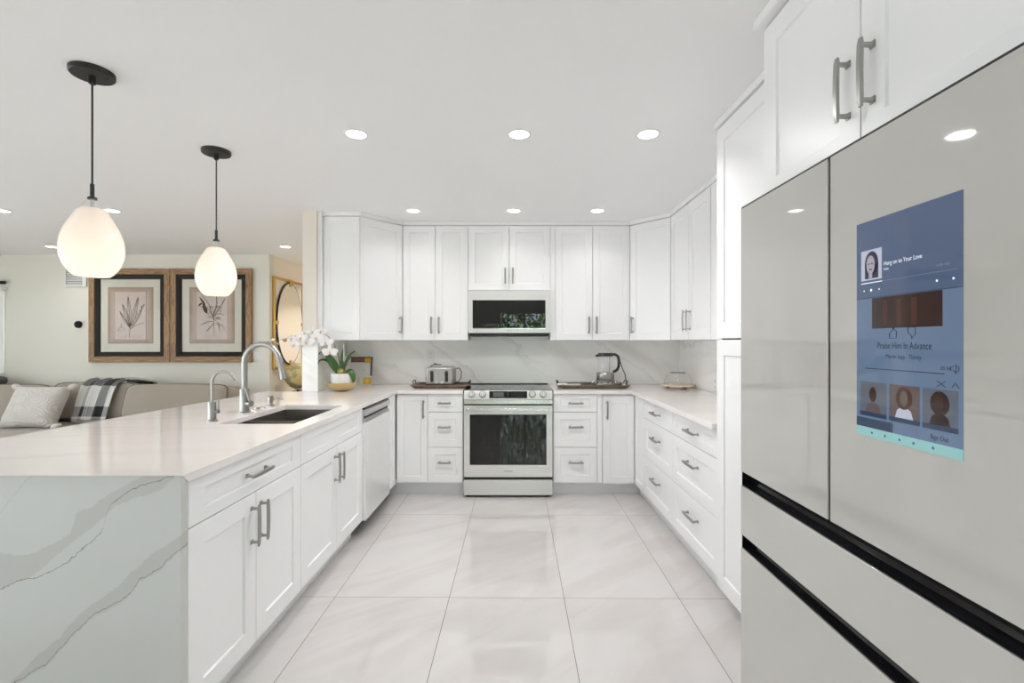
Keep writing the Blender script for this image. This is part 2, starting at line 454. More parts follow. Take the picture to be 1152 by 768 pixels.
    def mesh(s, name, mats, smooth=True, angle=35):
        me = bpy.data.meshes.new(name); me.from_pydata([tuple(p) for p in s.v], [], s.f)
        mats = mats if isinstance(mats, (list, tuple)) else [mats]
        for m_ in mats: me.materials.append(m_)
        bm = bmesh.new(); bm.from_mesh(me)
        for i, f in enumerate(bm.faces): f.material_index = s.m[i]
        bmesh.ops.recalc_face_normals(bm, faces=bm.faces)
        bm.to_mesh(me); bm.free()
        if s.uv:
            ul = me.uv_layers.new(name='UVMap')
            for lp in me.loops: ul.data[lp.index].uv = s.uv[lp.vertex_index]
        if smooth:
            me.polygons.foreach_set('use_smooth', [True] * len(me.polygons))
            me.set_sharp_from_angle(angle=R(angle))
        me.update(); return me
    def build(s, name, mats, parent=None, loc=(0, 0, 0), rot=(0, 0, 0), bevel=0.0, seg=2, smooth=True, angle=35):
        o = bpy.data.objects.new(name, s.mesh(name, mats, smooth, angle)); COL.objects.link(o)
        o.location = loc; o.rotation_euler = rot
        if parent: o.parent = parent
        if bevel:
            b = o.modifiers.new('bevel', 'BEVEL'); b.width = bevel; b.segments = seg; b.limit_method = 'ANGLE'; b.angle_limit = R(40)
            b.harden_normals = False
        return o

def empty(name, loc, rz=0.0, label=None, cat=None, group=None):
    o = bpy.data.objects.new(name, None); COL.objects.link(o)
    o.location = loc; o.rotation_euler = (0, 0, rz); o.empty_display_size = 0.1
    return tag(o, label, cat, group)
def tag(o, label=None, cat=None, group=None, kind=None):
    if label: o['label'] = label
    if cat: o['category'] = cat
    if group: o['group'] = group
    if kind: o['kind'] = kind
    return o
def struct(o, label=None):
    o['kind'] = 'structure'
    if label: o['label'] = label
    return o
def inst(name, me, parent, loc=(0, 0, 0), rot=(0, 0, 0)):
    o = bpy.data.objects.new(name, me); COL.objects.link(o); o.parent = parent; o.location = loc; o.rotation_euler = rot
    return o
def text(name, body, size, m, parent, loc, rot=(R(90), 0, 0), align='LEFT', sx=1.0):
    cu = bpy.data.curves.new(name, 'FONT'); cu.body = body; cu.size = size; cu.align_x = align; cu.align_y = 'CENTER'
    tmp = bpy.data.objects.new(name + '_tmp', cu); COL.objects.link(tmp)
    dg = bpy.context.evaluated_depsgraph_get(); dg.update()
    me = bpy.data.meshes.new_from_object(tmp.evaluated_get(dg)); me.name = name
    bpy.data.objects.remove(tmp); me.materials.clear(); me.materials.append(m)
    o = bpy.data.objects.new(name, me); COL.objects.link(o); o.parent = parent; o.location = loc; o.rotation_euler = rot; o.scale = (sx, 1, 1)
    return o
def px(x, y, Y):                        # a pixel of the photograph at depth Y -> point in the room
    return ((x - 576) * Y / F, Y, H - (y - 384.7) * Y / F)

# ------------------------------------------------------------------ room shell
CEIL = 2.44
XR, XL = 1.67, -7.6                # right kitchen wall, left living-room wall
YB, YF = 4.74, -2.6                # kitchen back wall, wall behind the camera
YP, XH = 6.05, -3.07               # picture wall, hall wall with the mirror
def sbox(name, x0, x1, y0, y1, z0, z1, m):
    return struct(MB().box(x0, x1, y0, y1, z0, z1).build(name, m))
sbox('floor', XL - .15, XR + .15, YF - .15, 8.4, -0.1, 0, M['floor'])
sbox('ceiling', XL - .15, XR + .15, YF - .15, 8.4, CEIL, CEIL + 0.1, M['ceil'])
sbox('wall_right', XR, XR + .15, YF, YB, 0, CEIL, M['wallwhite'])
sbox('wall_back', -1.648, XR + .15, YB, YB + .14, 0, CEIL, M['wallwhite'])
sbox('wall_left', -1.765, -1.648, 4.03, 8.2, 0, CEIL, M['column'])           # stub wall carrying the column end
sbox('wall_hall_end', XH, -1.648, 8.2, 8.34, 0, CEIL, M['hall'])
sbox('wall_hall', XH - .14, XH, YP + .12, 8.34, 0, CEIL, M['hall'])
# picture wall with the window at its left end
wx0, wx1, wz0, wz1 = -7.3, -6.43, 0.95, 2.0
w = MB()
w.box(wx1, XH, YP, YP + .12, 0, CEIL).box(XL, wx0, YP, YP + .12, 0, CEIL)
w.box(wx0, wx1, YP, YP + .12, 0, wz0).box(wx0, wx1, YP, YP + .12, wz1, CEIL)
struct(w.build('wall_living', M['cream']))
# walls behind and left of the camera, with the openings the daylight comes through
def wall_open(name, axis, a0, a1, p0, p1, opens, m):
    w = MB(); cur = a0
    def bx(u0, u1, z0, z1):
        if u1 - u0 < 1e-4 or z1 - z0 < 1e-4: return
        if axis == 'x': w.box(u0, u1, p0, p1, z0, z1)
        else: w.box(p0, p1, u0, u1, z0, z1)
    for (u0, u1, z0, z1) in sorted(opens):
        bx(cur, u0, 0, CEIL); bx(u0, u1, 0, z0); bx(u0, u1, z1, CEIL); cur = u1
    bx(cur, a1, 0, CEIL)
    return struct(w.build(name, m))
front_open = [(-6.5, -3.6, 0.3, 2.1), (-0.32, 1.52, 0.0, 2.05)]
left_open = [(-1.0, 4.0, 0.5, 2.1)]
wall_open('wall_front', 'x', XL - .15, XR + .15, YF - .12, YF, front_open, M['cream'])
wall_open('wall_side', 'y', YF, 8.4, XL - .15, XL, left_open, M['cream'])

def window(name, axis, u0, u1, z0, z1, p, n, label):
    """frame, mullions and panes of one opening"""
    f = MB(); t = 0.045
    def bx(mb, a, b, c, d, th):
        if axis == 'x': mb.box(a, b, p - th, p + th, c, d)
        else: mb.box(p - th, p + th, a, b, c, d)
    bx(f, u0, u0 + t, z0, z1, .04); bx(f, u1 - t, u1, z0, z1, .04); bx(f, u0 + t, u1 - t, z0, z0 + t, .04); bx(f, u0 + t, u1 - t, z1 - t, z1, .04)
    for i in range(1, n):
        c = u0 + (u1 - u0) * i / n; bx(f, c - .03, c + .03, z0 + t, z1 - t, .035)
    fo = struct(f.build(name, M['white']), label)
    g = MB(); bx(g, u0 + t, u1 - t, z0 + t, z1 - t, .003)
    g.build('window_pane', M['pane'], fo)
    return fo
window('door_1', 'x', -0.32, 1.52, 0.0, 2.05, YF - .06, 3, 'glass sliding door to the garden')
window('added_window_2', 'x', -6.5, -3.6, 0.3, 2.1, YF - .06, 4, 'wide unseen living room window, added for fill daylight')  # out of view; put in so daylight fills the room from behind
window('added_window_3', 'y', -1.0, 4.0, 0.5, 2.1, XL - .07, 5, 'long unseen side window, added to light the living room')  # out of view; opening put in to let daylight in from the side
window('window_1', 'x', wx0, wx1, wz0, wz1, YP + .09, 1, 'living room window behind the white blind')

# ground and greenery outside the glass
sbox('ground', -30, 30, -30, YF - .15, -0.16, -0.1, mat('patio_stone', (0.55, 0.53, 0.48), 0.8))
sbox('ground', -30, XL - .15, YF - .15, 20, -0.16, -0.1, bpy.data.materials['patio_stone'])
def make_hedge():
    m = mat('hedge_leaves', (0.05, 0.13, 0.02), 0.5); t = NT(m)
    n = t.noise(t.coord(), 7, 3)
    k = t.math('DIVIDE', t.math('SUBTRACT', n, 0.4), 0.2, clamp=True)
    t.color(t.mix(k, (0.02, 0.07, 0.01, 1), (0.22, 0.40, 0.06, 1))); return m
hm = make_hedge()
hb = MB(); rnd = random.Random(3)
for i in range(9000):
    x = rnd.uniform(-4.5, 5); y = -6.2 + rnd.gauss(0, .45); z = rnd.uniform(-.1, 2.9 + .35 * math.sin(x * 1.7))
    c = Vector((x, y, z)); a = Vector((rnd.gauss(0, 1), rnd.gauss(0, 1), rnd.gauss(0, 1))).normalized(); b = a.orthogonal().normalized()
    l, wd = rnd.uniform(.06, .13), rnd.uniform(.03, .06)
    hb.quad(c - a * l, c - b * wd, c + a * l, c + b * wd)
ho = hb.build('garden_hedge', hm, smooth=False)
tag(ho, 'leafy green garden hedge mirrored in the dark microwave and oven glass', 'hedge', kind='stuff')

# backsplash slabs and the cladding of the column end
def splash(name, x0, x1, y0, y1, z0, z1):
    return struct(MB().box(x0, x1, y0, y1, z0, z1).build(name, M['splash'], bevel=.001, seg=1))
ZC, ZU = 0.915, 1.347               # worktop surface, underside of the wall cabinets
splash('backsplash_back', -1.633, 1.655, YB - .015, YB, ZC, ZU + .06)
splash('backsplash_right', 1.655, XR, 2.435, YB, ZC, ZU)
splash('backsplash_left', -1.648, -1.633, 4.03, YB - .015, ZC, ZU)
splash('backsplash_column', -1.767, -1.633, 4.022, 4.03, ZC, ZU + .02)

# ------------------------------------------------------------------ cabinet parts
GAP = 0.004
_handle = {}
def handle_mesh(L):
    """flat bowed bar on two square-footed posts; runs along x, stands out towards -y"""
    k = round(L, 3)
    if k in _handle: return _handle[k]
    b = MB(); n = 13; rings = []
    for i in range(n):
        t = -1 + 2 * i / (n - 1); x = t * L / 2
        yy = -0.031 - 0.0022 * (1 - t * t); hw = 0.0068 + 0.0018 * (1 - t * t)
        hd = 0.0042 if abs(t) < .99 else 0.0028
        if abs(t) > .99: hw *= .8
        rings.append([(x, yy - hd, -hw * .75), (x, yy - hd, hw * .75), (x, yy - hd * .3, hw), (x, yy + hd, hw * .9), (x, yy + hd, -hw * .9), (x, yy - hd * .3, -hw)])
    b.rings(rings)
    for sx in (-1, 1):
        x = sx * (L / 2 - 0.016)
        b.box(x - .008, x + .008, -.004, 0, -.008, .008)
        b.rings([[(x + dx * w, y, dz * w) for dx, dz in ((-1, -1), (1, -1), (1, 1), (-1, 1))] for y, w in ((-.003, .006), (-.010, .0046), (-.024, .0042), (-.030, .005))])
    _handle[k] = b.mesh('handle', M['nickel']); return _handle[k]

def shaker(w, h, stile=.062, rail=None, t=.02, rec=.008):
    """door or drawer front: x 0..w, z 0..h, front face at y=0, back at y=t"""
    rail = stile if rail is None else rail
    b = MB()
    o = [(0, 0), (w, 0), (w, h), (0, h)]; i = [(stile, rail), (w - stile, rail), (w - stile, h - rail), (stile, h - rail)]
    e = .003
    j = [(stile + e, rail + e), (w - stile - e, rail + e), (w - stile - e, h - rail - e), (stile + e, h - rail - e)]
    for k in range(4):
        k2 = (k + 1) % 4
        b.quad((o[k][0], 0, o[k][1]), (o[k2][0], 0, o[k2][1]), (i[k2][0], 0, i[k2][1]), (i[k][0], 0, i[k][1]))
        b.quad((i[k][0], 0, i[k][1]), (i[k2][0], 0, i[k2][1]), (j[k2][0], rec, j[k2][1]), (j[k][0], rec, j[k][1]))
        b.quad((o[k2][0], 0, o[k2][1]), (o[k][0], 0, o[k][1]), (o[k][0], t, o[k][1]), (o[k2][0], t, o[k2][1]))
    b.quad(*[(p[0], rec, p[1]) for p in j]); b.quad(*[(p[0], t, p[1]) for p in reversed(o)])
    return b

def weld(o):
    bm = bmesh.new(); bm.from_mesh(o.data); bmesh.ops.remove_doubles(bm, verts=bm.verts, dist=1e-5)
    bmesh.ops.recalc_face_normals(bm, faces=bm.faces); bm.to_mesh(o.data); bm.free(); return o

def front(kind, parent, x0, x1, z0, z1, handle=None, stile=.062, rail=None, y=0.0):
    """handle: None, ('v', x, zc, L) or ('h', xc, z, L) in the cabinet's own x,z"""
    g = GAP / 2
    o = shaker(x1 - x0 - 2 * g, z1 - z0 - 2 * g, stile, rail).build(kind, M['cab'], parent, (x0 + g, y, z0 + g), smooth=False)
    weld(o)
    bv = o.modifiers.new('bevel', 'BEVEL'); bv.width = .0012; bv.segments = 2; bv.limit_method = 'ANGLE'; bv.angle_limit = R(50)
    if handle:
        d, hx, hz, L = handle
        inst('handle', handle_mesh(L), o, (hx - x0 - g, 0, hz - z0 - g), (0, R(90) if d == 'v' else 0, 0))
    return o

def carcass(parent, w, d, z0, z1, top=True, y=.021, t=.018, m=None):
    b = MB()
    b.box(0, t, y, d, z0, z1).box(w - t, w, y, d, z0, z1).box(t, w - t, y, d, z0, z0 + t).box(t, w - t, d - .006, d, z0 + t, z1)
    if top: b.box(t, w - t, y, d - .006, z1 - t, z1)
    return b.build('body', m or M['cab'], parent, smooth=False)

def cabinet(name, label, cat, loc, rz, group=None):
    return empty(name, loc, rz, label, cat, group)

def at(loc, rz, x, y=0.0):
    """point of a cabinet run: x along the run, y into the wall"""
    return (loc[0] + x * math.cos(rz) - y * math.sin(rz), loc[1] + x * math.sin(rz) + y * math.cos(rz))

ZT, ZK, ZTOP = 0.885, 0.115, 2.406
D1, D2 = 0.726, 0.422                                           # heights of the joints between the drawers
BASE = 'white shaker base cabinets'; WALLC = 'white shaker wall cabinets'

# ---- back run (front plane y = 4.13, viewer's left to right is +x)
YD = 4.13
def back_base(name, label, x0, x1, z1=ZT):
    c = cabinet(name, label, 'cabinet', ((x0, YD, 0)), 0, BASE)
    w = x1 - x0
    carcass(c, w, .585, ZK, z1)
    MB().box(0, w, .08, .095, 0, ZK).build('toe_kick', M['toe'], c)
    return c, w
# corner unit left of the range, with its second leaf turned towards the aisle
c, w = back_base('corner_base_cabinet', 'white corner base cabinet between the dishwasher and the drawers left of the range', -.999, -.729)
front('door', c, .003, w, ZK, ZT - .006, ('v', w - .035, .752, .16), .055)
c, w = back_base('drawer_base_cabinet', 'narrow white three-drawer base cabinet touching the left side of the range', -.729, -.424)
for a, b in ((D1, ZT - .004), (D2, D1), (ZK, D2)): front('drawer', c, 0, w, a, b, ('h', w / 2 - .005, (a + b) / 2 + (.0 if a == D1 else .025), .115), .06, .04 if a == D1 else .062)
c, w = back_base('drawer_base_cabinet', 'white three-drawer base cabinet touching the right side of the range', .357, .778)
for a, b in ((D1, ZT - .004), (D2, D1), (ZK, D2)): front('drawer', c, 0, .379, a, b, ('h', .192, (a + b) / 2 + (.0 if a == D1 else .025), .13), .06, .04 if a == D1 else .062)
MB().box(.381, w, .004, .021, ZK, ZT - .002).build('filler_panel', M['cab'], c, bevel=.001, seg=1)
c, w = back_base('corner_base_cabinet', 'white corner base cabinet right of the range, its two doors meeting at the inside corner', .778, 1.06)
front('door', c, .006, w - .002, ZK - .008, ZT - .016, ('v', .042, .745, .16), .06)
corner_right = c
lf = front('door', c, 0, .278, ZK - .008, ZT - .016, None, .05)
lf.location = (w, 0, ZK - .008 + GAP / 2); lf.rotation_euler = (0, 0, R(-90))
MB().box(w, w + .08, .08, .095, 0, ZK).build('toe_kick', M['toe'], c)
MB().box(w + .065, w + .08, -.282, .08, 0, ZK).build('toe_kick', M['toe'], c)
MB().box(w + .021, w + .04, -.280, .0, ZK - .006, ZT).build('body_side', M['cab'], c)

# ---- right run (front plane x = 1.06, viewer's left to right is -y)
XD = 1.06; RR = R(-90)
def right_base(label, y0, y1):
    c = cabinet('drawer_base_cabinet', label, 'cabinet', (XD, y0, 0), RR, BASE)
    w = y0 - y1
    carcass(c, w, .585, ZK, ZT)
    MB().box(0, w, .065, .08, 0, ZK).build('toe_kick', M['toe'], c)
    for a, b in ((D1, ZT - .004), (.4195, D1), (ZK, .4195)):
        front('drawer', c, 0, w, a, b, ('h', w / 2, (a + b) / 2 + (0 if a == D1 else .04), .185), .072, .045 if a == D1 else .07)
    return c
right_base('wide three-drawer base cabinet on the right wall, the one farther from the fridge', 3.848, 3.160)
right_base('wide three-drawer base cabinet on the right wall, the one beside the tall pantry', 3.160, 2.440)

# ---- tall pantry
XPn = 1.04
c = cabinet('pantry_cabinet', 'tall white pantry cabinet with two stacked doors beside the fridge', 'cabinet', (XPn, 2.43, 0), RR, None)
w = 2.43 - 1.66
carcass(c, w, .622, .10, ZTOP)
MB().box(0, w, .085, .10, 0, .10).build('toe_kick', M['toe'], c)
front('door', c, 0, w, .095, 1.343, None, .076)
front('door', c, 0, w, 1.346, ZTOP - .004, None, .076)
MB().box(-.012, w, -.012, .5, ZTOP, CEIL).build('crown', M['cab'], c, bevel=.002)

# ---- cabinet over the fridge
XO = 0.868; y0 = 1.650; w = .918
c = cabinet('fridge_top_cabinet', 'white two-door cabinet above the fridge, up to the ceiling', 'cabinet', (XO, y0, 1.80), RR, None)
carcass(c, w, .79, 0, ZTOP - 1.80)
front('door', c, 0, w / 2, 0, ZTOP - 1.804, ('v', w / 2 - .042, .178, .165), .075)
front('door', c, w / 2, w, 0, ZTOP - 1.804, ('v', w / 2 + .042, .178, .165), .075)
MB().box(-.012, w, -.03, .5, ZTOP - 1.80, CEIL - 1.80).build('crown', M['cab'], c, bevel=.002)

# ---- wall cabinets
YU = 4.41
hU = ZTOP - ZU
def wall_cab(label, x0, x1, z0=ZU, doors=2, hl=.16, filler=0.0, name='wall_cabinet'):
    c = cabinet(name, label, 'cabinet', (x0, YU, z0), 0, WALLC)
    w = x1 - x0; h = ZTOP - z0; wd = w - filler
    carcass(c, w, YB - YU, 0, h)
    hz = .058 + hl / 2
    front('door', c, 0, wd / 2, 0, h - .004, ('v', wd / 2 - .036, hz, hl), .062)
    front('door', c, wd / 2, wd, 0, h - .004, ('v', wd / 2 + .034, hz, hl), .062)
    if filler: MB().box(wd + .002, w, .006, .021, 0, h - .002).build('filler_panel', M['cab'], c, bevel=.001, seg=1)
    MB().box(0, w, -.012, .1, h, CEIL - z0).build('crown', M['cab'], c, bevel=.002)
    return c
wall_cab('white two-door wall cabinet left of the microwave, above the toaster', -1.008, -.405)
wall_cab('short white two-door wall cabinet right above the microwave', -.405, .353, 1.806, hl=.15)
rc = wall_cab('white two-door wall cabinet right of the microwave, above the kettle', .400, 1.088)
MB().box(-.047, -.001, .004, .33, 0, hU - .002).build('filler_panel', M['cab'], rc, bevel=.001, seg=1)
MB().box(-.047, 0, -.012, .1, hU, CEIL - ZU).build('crown', M['cab'], rc, bevel=.002)
# diagonal corner cabinets: five-sided bodies with one slanted door
def diag(label, right):
    s = 1 if right else -1
    xw = XR if right else -1.613
    A = (1.36 * s, 4.10) if right else (-1.300, 4.10); B = (s * 1.088, YU) if right else (-1.008, YU)
    c = cabinet('corner_wall_cabinet', label, 'cabinet', (B[0] if right else A[0], B[1] if right else A[1], ZU), 0, WALLC)
    ox, oy = c.location.x, c.location.y
    ins = .021
    ang = math.atan2(A[1] - B[1], A[0] - B[0]) if right else math.atan2(B[1] - A[1], B[0] - A[0])
    nx, ny = -math.sin(ang), math.cos(ang)
    poly = [(A[0] + nx * ins, A[1] + ny * ins + .0), (B[0] + nx * ins, B[1] + ny * ins), (B[0], YB - .0), (xw, YB), (xw, A[1] + .0)]
    if not right: poly[0] = (A[0] - .001, A[1] + .001); poly[4] = (xw, A[1] + .001)
    poly = [(x - ox, y - oy) for x, y in poly]
    area = sum(poly[i][0] * poly[(i + 1) % 5][1] - poly[(i + 1) % 5][0] * poly[i][1] for i in range(5))
    if area < 0: poly.reverse()
    MB().slab(poly, [], 0, hU).build('body', M['cab'], c, smooth=False)
    L = math.hypot(A[0] - B[0], A[1] - B[1])
    if right:
        d = front('door', c, 0, L, 0, hU - .004, ('v', .034, .14, .155), .062)
        d.location = (math.cos(ang) * .0015, math.sin(ang) * .0015, .0015); d.rotation_euler = (0, 0, ang)
    else:
        d = front('door', c, 0, L, 0, hU - .004, ('v', L - .034, .14, .155), .062)
        d.location = (math.cos(ang) * .0015, math.sin(ang) * .0015, .0015); d.rotation_euler = (0, 0, ang)
        e = front('end_panel', c, A[0] - .002 - xw - .318, A[0] - xw - .318, 0, hU - .004, None, .06)
        bpy.data.objects.remove(e)
        e = front('end_panel', c, 0, A[0] - xw - .002, 0, hU - .004, None, .058); e.location = (xw - ox + .002, -.020, .0015)
        fx = MB().box(-1.647, -1.6135, 4.052, 4.5, 0, CEIL - ZU); fx.xf(Matrix.Translation((-ox, -oy, 0)))
        fx.build('filler_panel', M['cab'], c, smooth=False)
    # crown follows the face
    cr = MB(); off = -.012
    p = [(A[0] - ox + nx * off, A[1] - oy + ny * off), (B[0] - ox + nx * off, B[1] - oy + ny * off), (B[0] - ox, YB - .05 - oy), (xw - ox, YB - .05 - oy), (xw - ox, A[1] - oy - (.032 if not right else 0))]
    if not right: p[0] = (A[0] - ox + .01, A[1] - oy - .032)
    ar = sum(p[i][0] * p[(i + 1) % 5][1] - p[(i + 1) % 5][0] * p[i][1] for i in range(5))
    if ar < 0: p.reverse()
    cr.slab(p, [], hU, CEIL - ZU).build('crown', M['cab'], c, smooth=False)
    return c
diag('white diagonal corner wall cabinet with end panel, above the orchid', False)
diag('white diagonal corner wall cabinet with one door, above the glass cake dome', True)
# right wall cabinet
c = cabinet('wall_cabinet', 'white two-door wall cabinet on the right wall between the corner cabinet and pantry', 'cabinet', (1.36, 4.098, ZU), RR, WALLC)
w = 4.098 - 2.432
carcass(c, w, XR - 1.36, 0, hU)
front('door', c, 0, .41, 0, hU - .004, ('v', .41 - .038, .15, .165), .08)
front('door', c, .41, .82, 0, hU - .004, ('v', .41 + .038, .15, .165), .08)
MB().box(.822, w, .004, .021, 0, hU - .002).build('filler_panel', M['cab'], c, bevel=.001, seg=1)
MB().box(0, w, -.012, .1, hU, CEIL - ZU).build('crown', M['cab'], c, bevel=.002)

# ---- peninsula run: front faces the aisle, run turned by a hair off the room's axis
PT = math.atan(.0149); PR = R(90) - PT
P0 = (-1.0440, 1.540)
def pen(x): return at(P0, PR, x)
def pen_cab(name, label, x0, x1, top=True):
    q = pen(x0); c = cabinet(name, label, 'cabinet', (q[0], q[1], 0), PR, BASE)
    w = x1 - x0
    carcass(c, w, .585, ZK, ZT, top)
    MB().box(0, w, .078, .093, 0, ZK).build('toe_kick', M['toe'], c)
    return c, w
c, w = pen_cab('peninsula_base_cabinet', 'white base cabinet with one wide drawer over two doors beside the marble waterfall end', 0, .800)
front('drawer', c, 0, w, D1, ZT - .002, ('h', w / 2, .805, .165), .085, .042)
front('door', c, 0, w / 2, ZK, D1, ('v', w / 2 - .034, .60, .165), .075)
front('door', c, w / 2, w, ZK, D1, ('v', w / 2 + .034, .60, .165), .075)
c, w = pen_cab('sink_base_cabinet', 'white sink base cabinet with a blank top panel over two doors', .800, 1.717, top=False)
front('false_drawer', c, 0, w, D1, ZT - .002, None, .075, .042)
front('door', c, 0, w / 2, ZK, D1, ('v', w / 2 - .034, .60, .165), .075)
front('door', c, w / 2, w, ZK, D1, ('v', w / 2 + .034, .60, .165), .075)

# second leaf of the left corner unit, beside the dishwasher
cl = [o for o in COL.objects if o.name.startswith('corner_base_cabinet')][0]
q0 = pen(1.717 + .606); 
lf = front('door', cl, 0, YD - q0[1] - .004, ZK - .008, ZT - .006, None, .05)
lf.rotation_euler = (0, 0, PR); lf.location = (q0[0] - cl.location.x, q0[1] - cl.location.y + .002, ZK - .006)
MB().box(-.10, 0, .08, .095, 0, ZK).build('toe_kick', M['toe'], cl)
MB().box(-.10, -.085, q0[1] - YD + .002, .08, 0, ZK).build('toe_kick', M['toe'], cl)
MB().box(-.10, -.085, q0[1] - YD + .002, .09, 0, ZK).build('toe_kick', M['toe'], cl)

# ------------------------------------------------------------------ worktops
edge = lambda y: -1.030 + .0146 * (y - 1.490)
XW = -1.633
sink_hole = [(-1.500, 2.430), (-1.112, 2.430), (-1.106, 3.155), (-1.496, 3.155)]
outer = [(edge(1.49), 1.49), (edge(4.10), 4.10), (-.421, 4.10), (-.421, YB - .015), (XW, YB - .015), (XW, 4.022), (-1.767, 4.022), (-2.075, 4.018), (-2.258, 1.49)]
wm = MB().slab(outer, [sink_hole], ZT, ZC)
wm.v = [(x, 1.522, z) if abs(y - 1.49) < 1e-6 and z < ZC - .01 else (x, y, z) for x, y, z in wm.v]    # mitred into the waterfall
wt = wm.build('worktop', M['quartz'], bevel=.0015, seg=2, smooth=False)
tag(wt, 'white quartz worktop of the peninsula running on to the left of the range', 'worktop')
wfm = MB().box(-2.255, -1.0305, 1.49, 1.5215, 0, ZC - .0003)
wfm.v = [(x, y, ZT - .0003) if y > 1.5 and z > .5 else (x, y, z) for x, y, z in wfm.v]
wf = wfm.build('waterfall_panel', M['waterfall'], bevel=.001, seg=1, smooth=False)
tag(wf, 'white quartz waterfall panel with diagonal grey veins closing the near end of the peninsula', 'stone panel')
# right worktop
outer = [(.357, 4.10), (1.022, 4.10), (1.018, 2.435), (1.655, 2.435), (1.655, YB - .015), (.357, YB - .015)]
wt2 = MB().slab(outer, [], ZT, ZC).build('worktop', M['quartz'], bevel=.0015, seg=2, smooth=False)
tag(wt2, 'white quartz worktop right of the range under the kettle and cake dome', 'worktop')

# ------------------------------------------------------------------ appliances
def logo(parent, loc, size, col=None, body='SAMSUNG'):
    return text('logo', body, size, M['black'] if col is None else col, parent, loc, align='CENTER')

# range
c = empty('range', (-.033, 4.085, 0), 0, 'stainless slide-in electric range with four knobs and a dark oven window', 'oven')
hw = .379
MB().box(-hw, hw, .045, .62, .03, .905).build('body', M['steel_light'], c, bevel=.002)
# slanted control panel
pan = MB().rings([[(x, y, z) for y, z in ((.0, .838), (.0, .846), (.022, .915), (.05, .917), (.05, .838))] for x in (-hw, hw)])
po = pan.build('control_panel', M['steel_light'], c, bevel=.002)
sl = math.atan2(.022, .069)                                 # lean of the panel face
pt = lambda z: (z - .846) / .069 * .022                      # face depth at height z
dsp = MB().box(-.162, .163, -.0015, .004, -.031, .031)
dsp.build('display', M['blackglass'], po, (0, pt(.88), .88), (-sl, 0, 0), bevel=.001, seg=1)
MB().box(-.045, .045, -.0022, .001, -.021, .021).build('screen', mat('oven_clock_screen', (.10, .10, .11), .15), po, (-.083, pt(.88), .88), (-sl, 0, 0))
def knob(x, r, m1, m2, name='knob', d=.03):
    k = MB().lathe([(r * 1.08, 0), (r * 1.08, .004), (r, .006), (r * .94, d * .8), (r * .86, d), (0, d)], 28)
    k.xf(Matrix.Rotation(R(90), 4, 'X'))
    o = k.build(name, m1, po, (x, pt(.882), .882), (-sl, 0, 0))
    MB().lathe([(r * 1.16, -.0005), (r * 1.16, .0025), (r * 1.0, .003), (r * 1.0, -.0005)], 28, closed=True).xf(Matrix.Rotation(R(90), 4, 'X')).build('knob_ring', M['black'], o)
    g = MB().box(-r * .16, r * .16, -d - .004, -d + .002, -r * .8, r * .8)
    g.build('grip', m2, o, bevel=.001, seg=1); return o
for x in (-.312, -.219, .207, .300): knob(x, .026, M['steel'], M['chrome'])
knob(-.002, .024, M['blackgloss'], M['black'], 'dial', .014)
MB().box(-hw, hw, .002, .045, .800, .836).build('vent_lip', M['steel'], c, bevel=.002)
MB().box(-hw + .002, hw - .002, .012, .045, .788, .800).build('gap_seal', M['black'], c)
ct = MB().box(-hw - .004, hw + .004, .03, .585, .905, .921).build('cooktop', M['cooktop'], c, bevel=.003)
MB().box(-hw - .004, hw + .004, .575, .60, .905, .928).build('rear_trim', M['black'], c, bevel=.002)
rg = MB()
for bx, by, br in ((-.19, .17, .105), (-.19, .43, .075), (.19, .17, .085), (.19, .43, .105), (0, .31, .055)):
    rg.lathe([(br - .0015, .0), (br + .0015, .0), (br + .0015, .0005), (br - .0015, .0005)], 48, (bx, by, .9212), closed=True)
rg.build('burner_rings', mat('burner_ring_print', (.22, .22, .23), .4), ct)
# oven door: frame with a glass window and a flat bar handle
dr = MB(); wx, wz0_, wz1_ = .328, .281, .712
dr.box(-hw, -wx, 0, .045, .178, .787).box(wx, hw, 0, .045, .178, .787).box(-wx, wx, 0, .045, .178, wz0_).box(-wx, wx, 0, .045, wz1_, .787)
do = dr.build('oven_door', M['steel_light'], c, smooth=False)
MB().box(-wx, wx, .002, .04, wz0_, wz1_).build('window', M['blackglass'], do)
h = MB(); h.box(-.356, .356, -.052, -.036, .745, .772)
for sx in (-1, 1): h.box(sx * .335 - .02, sx * .335 + .02, -.038, .002, .750, .768)
h.build('handle', M['steel'], do, bevel=.004, seg=3)
logo(do, (0, -.0006, .228), .0165)
MB().box(-hw + .002, hw - .002, .012, .045, .152, .178).build('gap_seal', M['black'], c)
MB().box(-hw, hw, 0, .045, .022, .152).build('warming_drawer', M['steel_light'], c, bevel=.003)
MB().box(-hw + .01, hw - .01, .02, .5, .012, .03).build('base_plinth', M['black'], c)
for sx in (-1, 1):
    MB().cyl((sx * .345, .06, 0), (sx * .345, .06, .014), .022).build('foot', M['black'], c)

# microwave
c = empty('microwave', (-.0255, 4.375, 1.384), 0, 'silver over-the-range microwave with a dark glass door under the short cabinet', 'microwave')
hw = .377; zt = .416
MB().box(-hw, hw, .03, YB - 4.375 - .001, .03, zt).build('body', M['steel_light'], c, bevel=.002)
MB().box(-hw + .015, hw - .015, .012, YB - 4.375 - .02, 0, .03).build('vent_grille', M['dark'], c, bevel=.002)
MB().box(-.12, -.04, .1, .18, -.002, .001).build('cooking_light', M['white'], c)
dr = MB(); a, b, zb, zu = -.335, .332, .074, .330
dr.box(-hw, a, 0, .03, .03, zt).box(b, hw, 0, .03, .03, zt).box(a, b, 0, .03, .03, zb).box(a, b, 0, .03, zu, zt)
do = dr.build('door', M['steel_light'], c, smooth=False)
MB().box(a, b, .001, .03, zb, zu).build('window', M['blackglass'], do)
MB().box(a, b, -.0015, .001, zb - .006, zb).build('trim', M['chrome'], do)
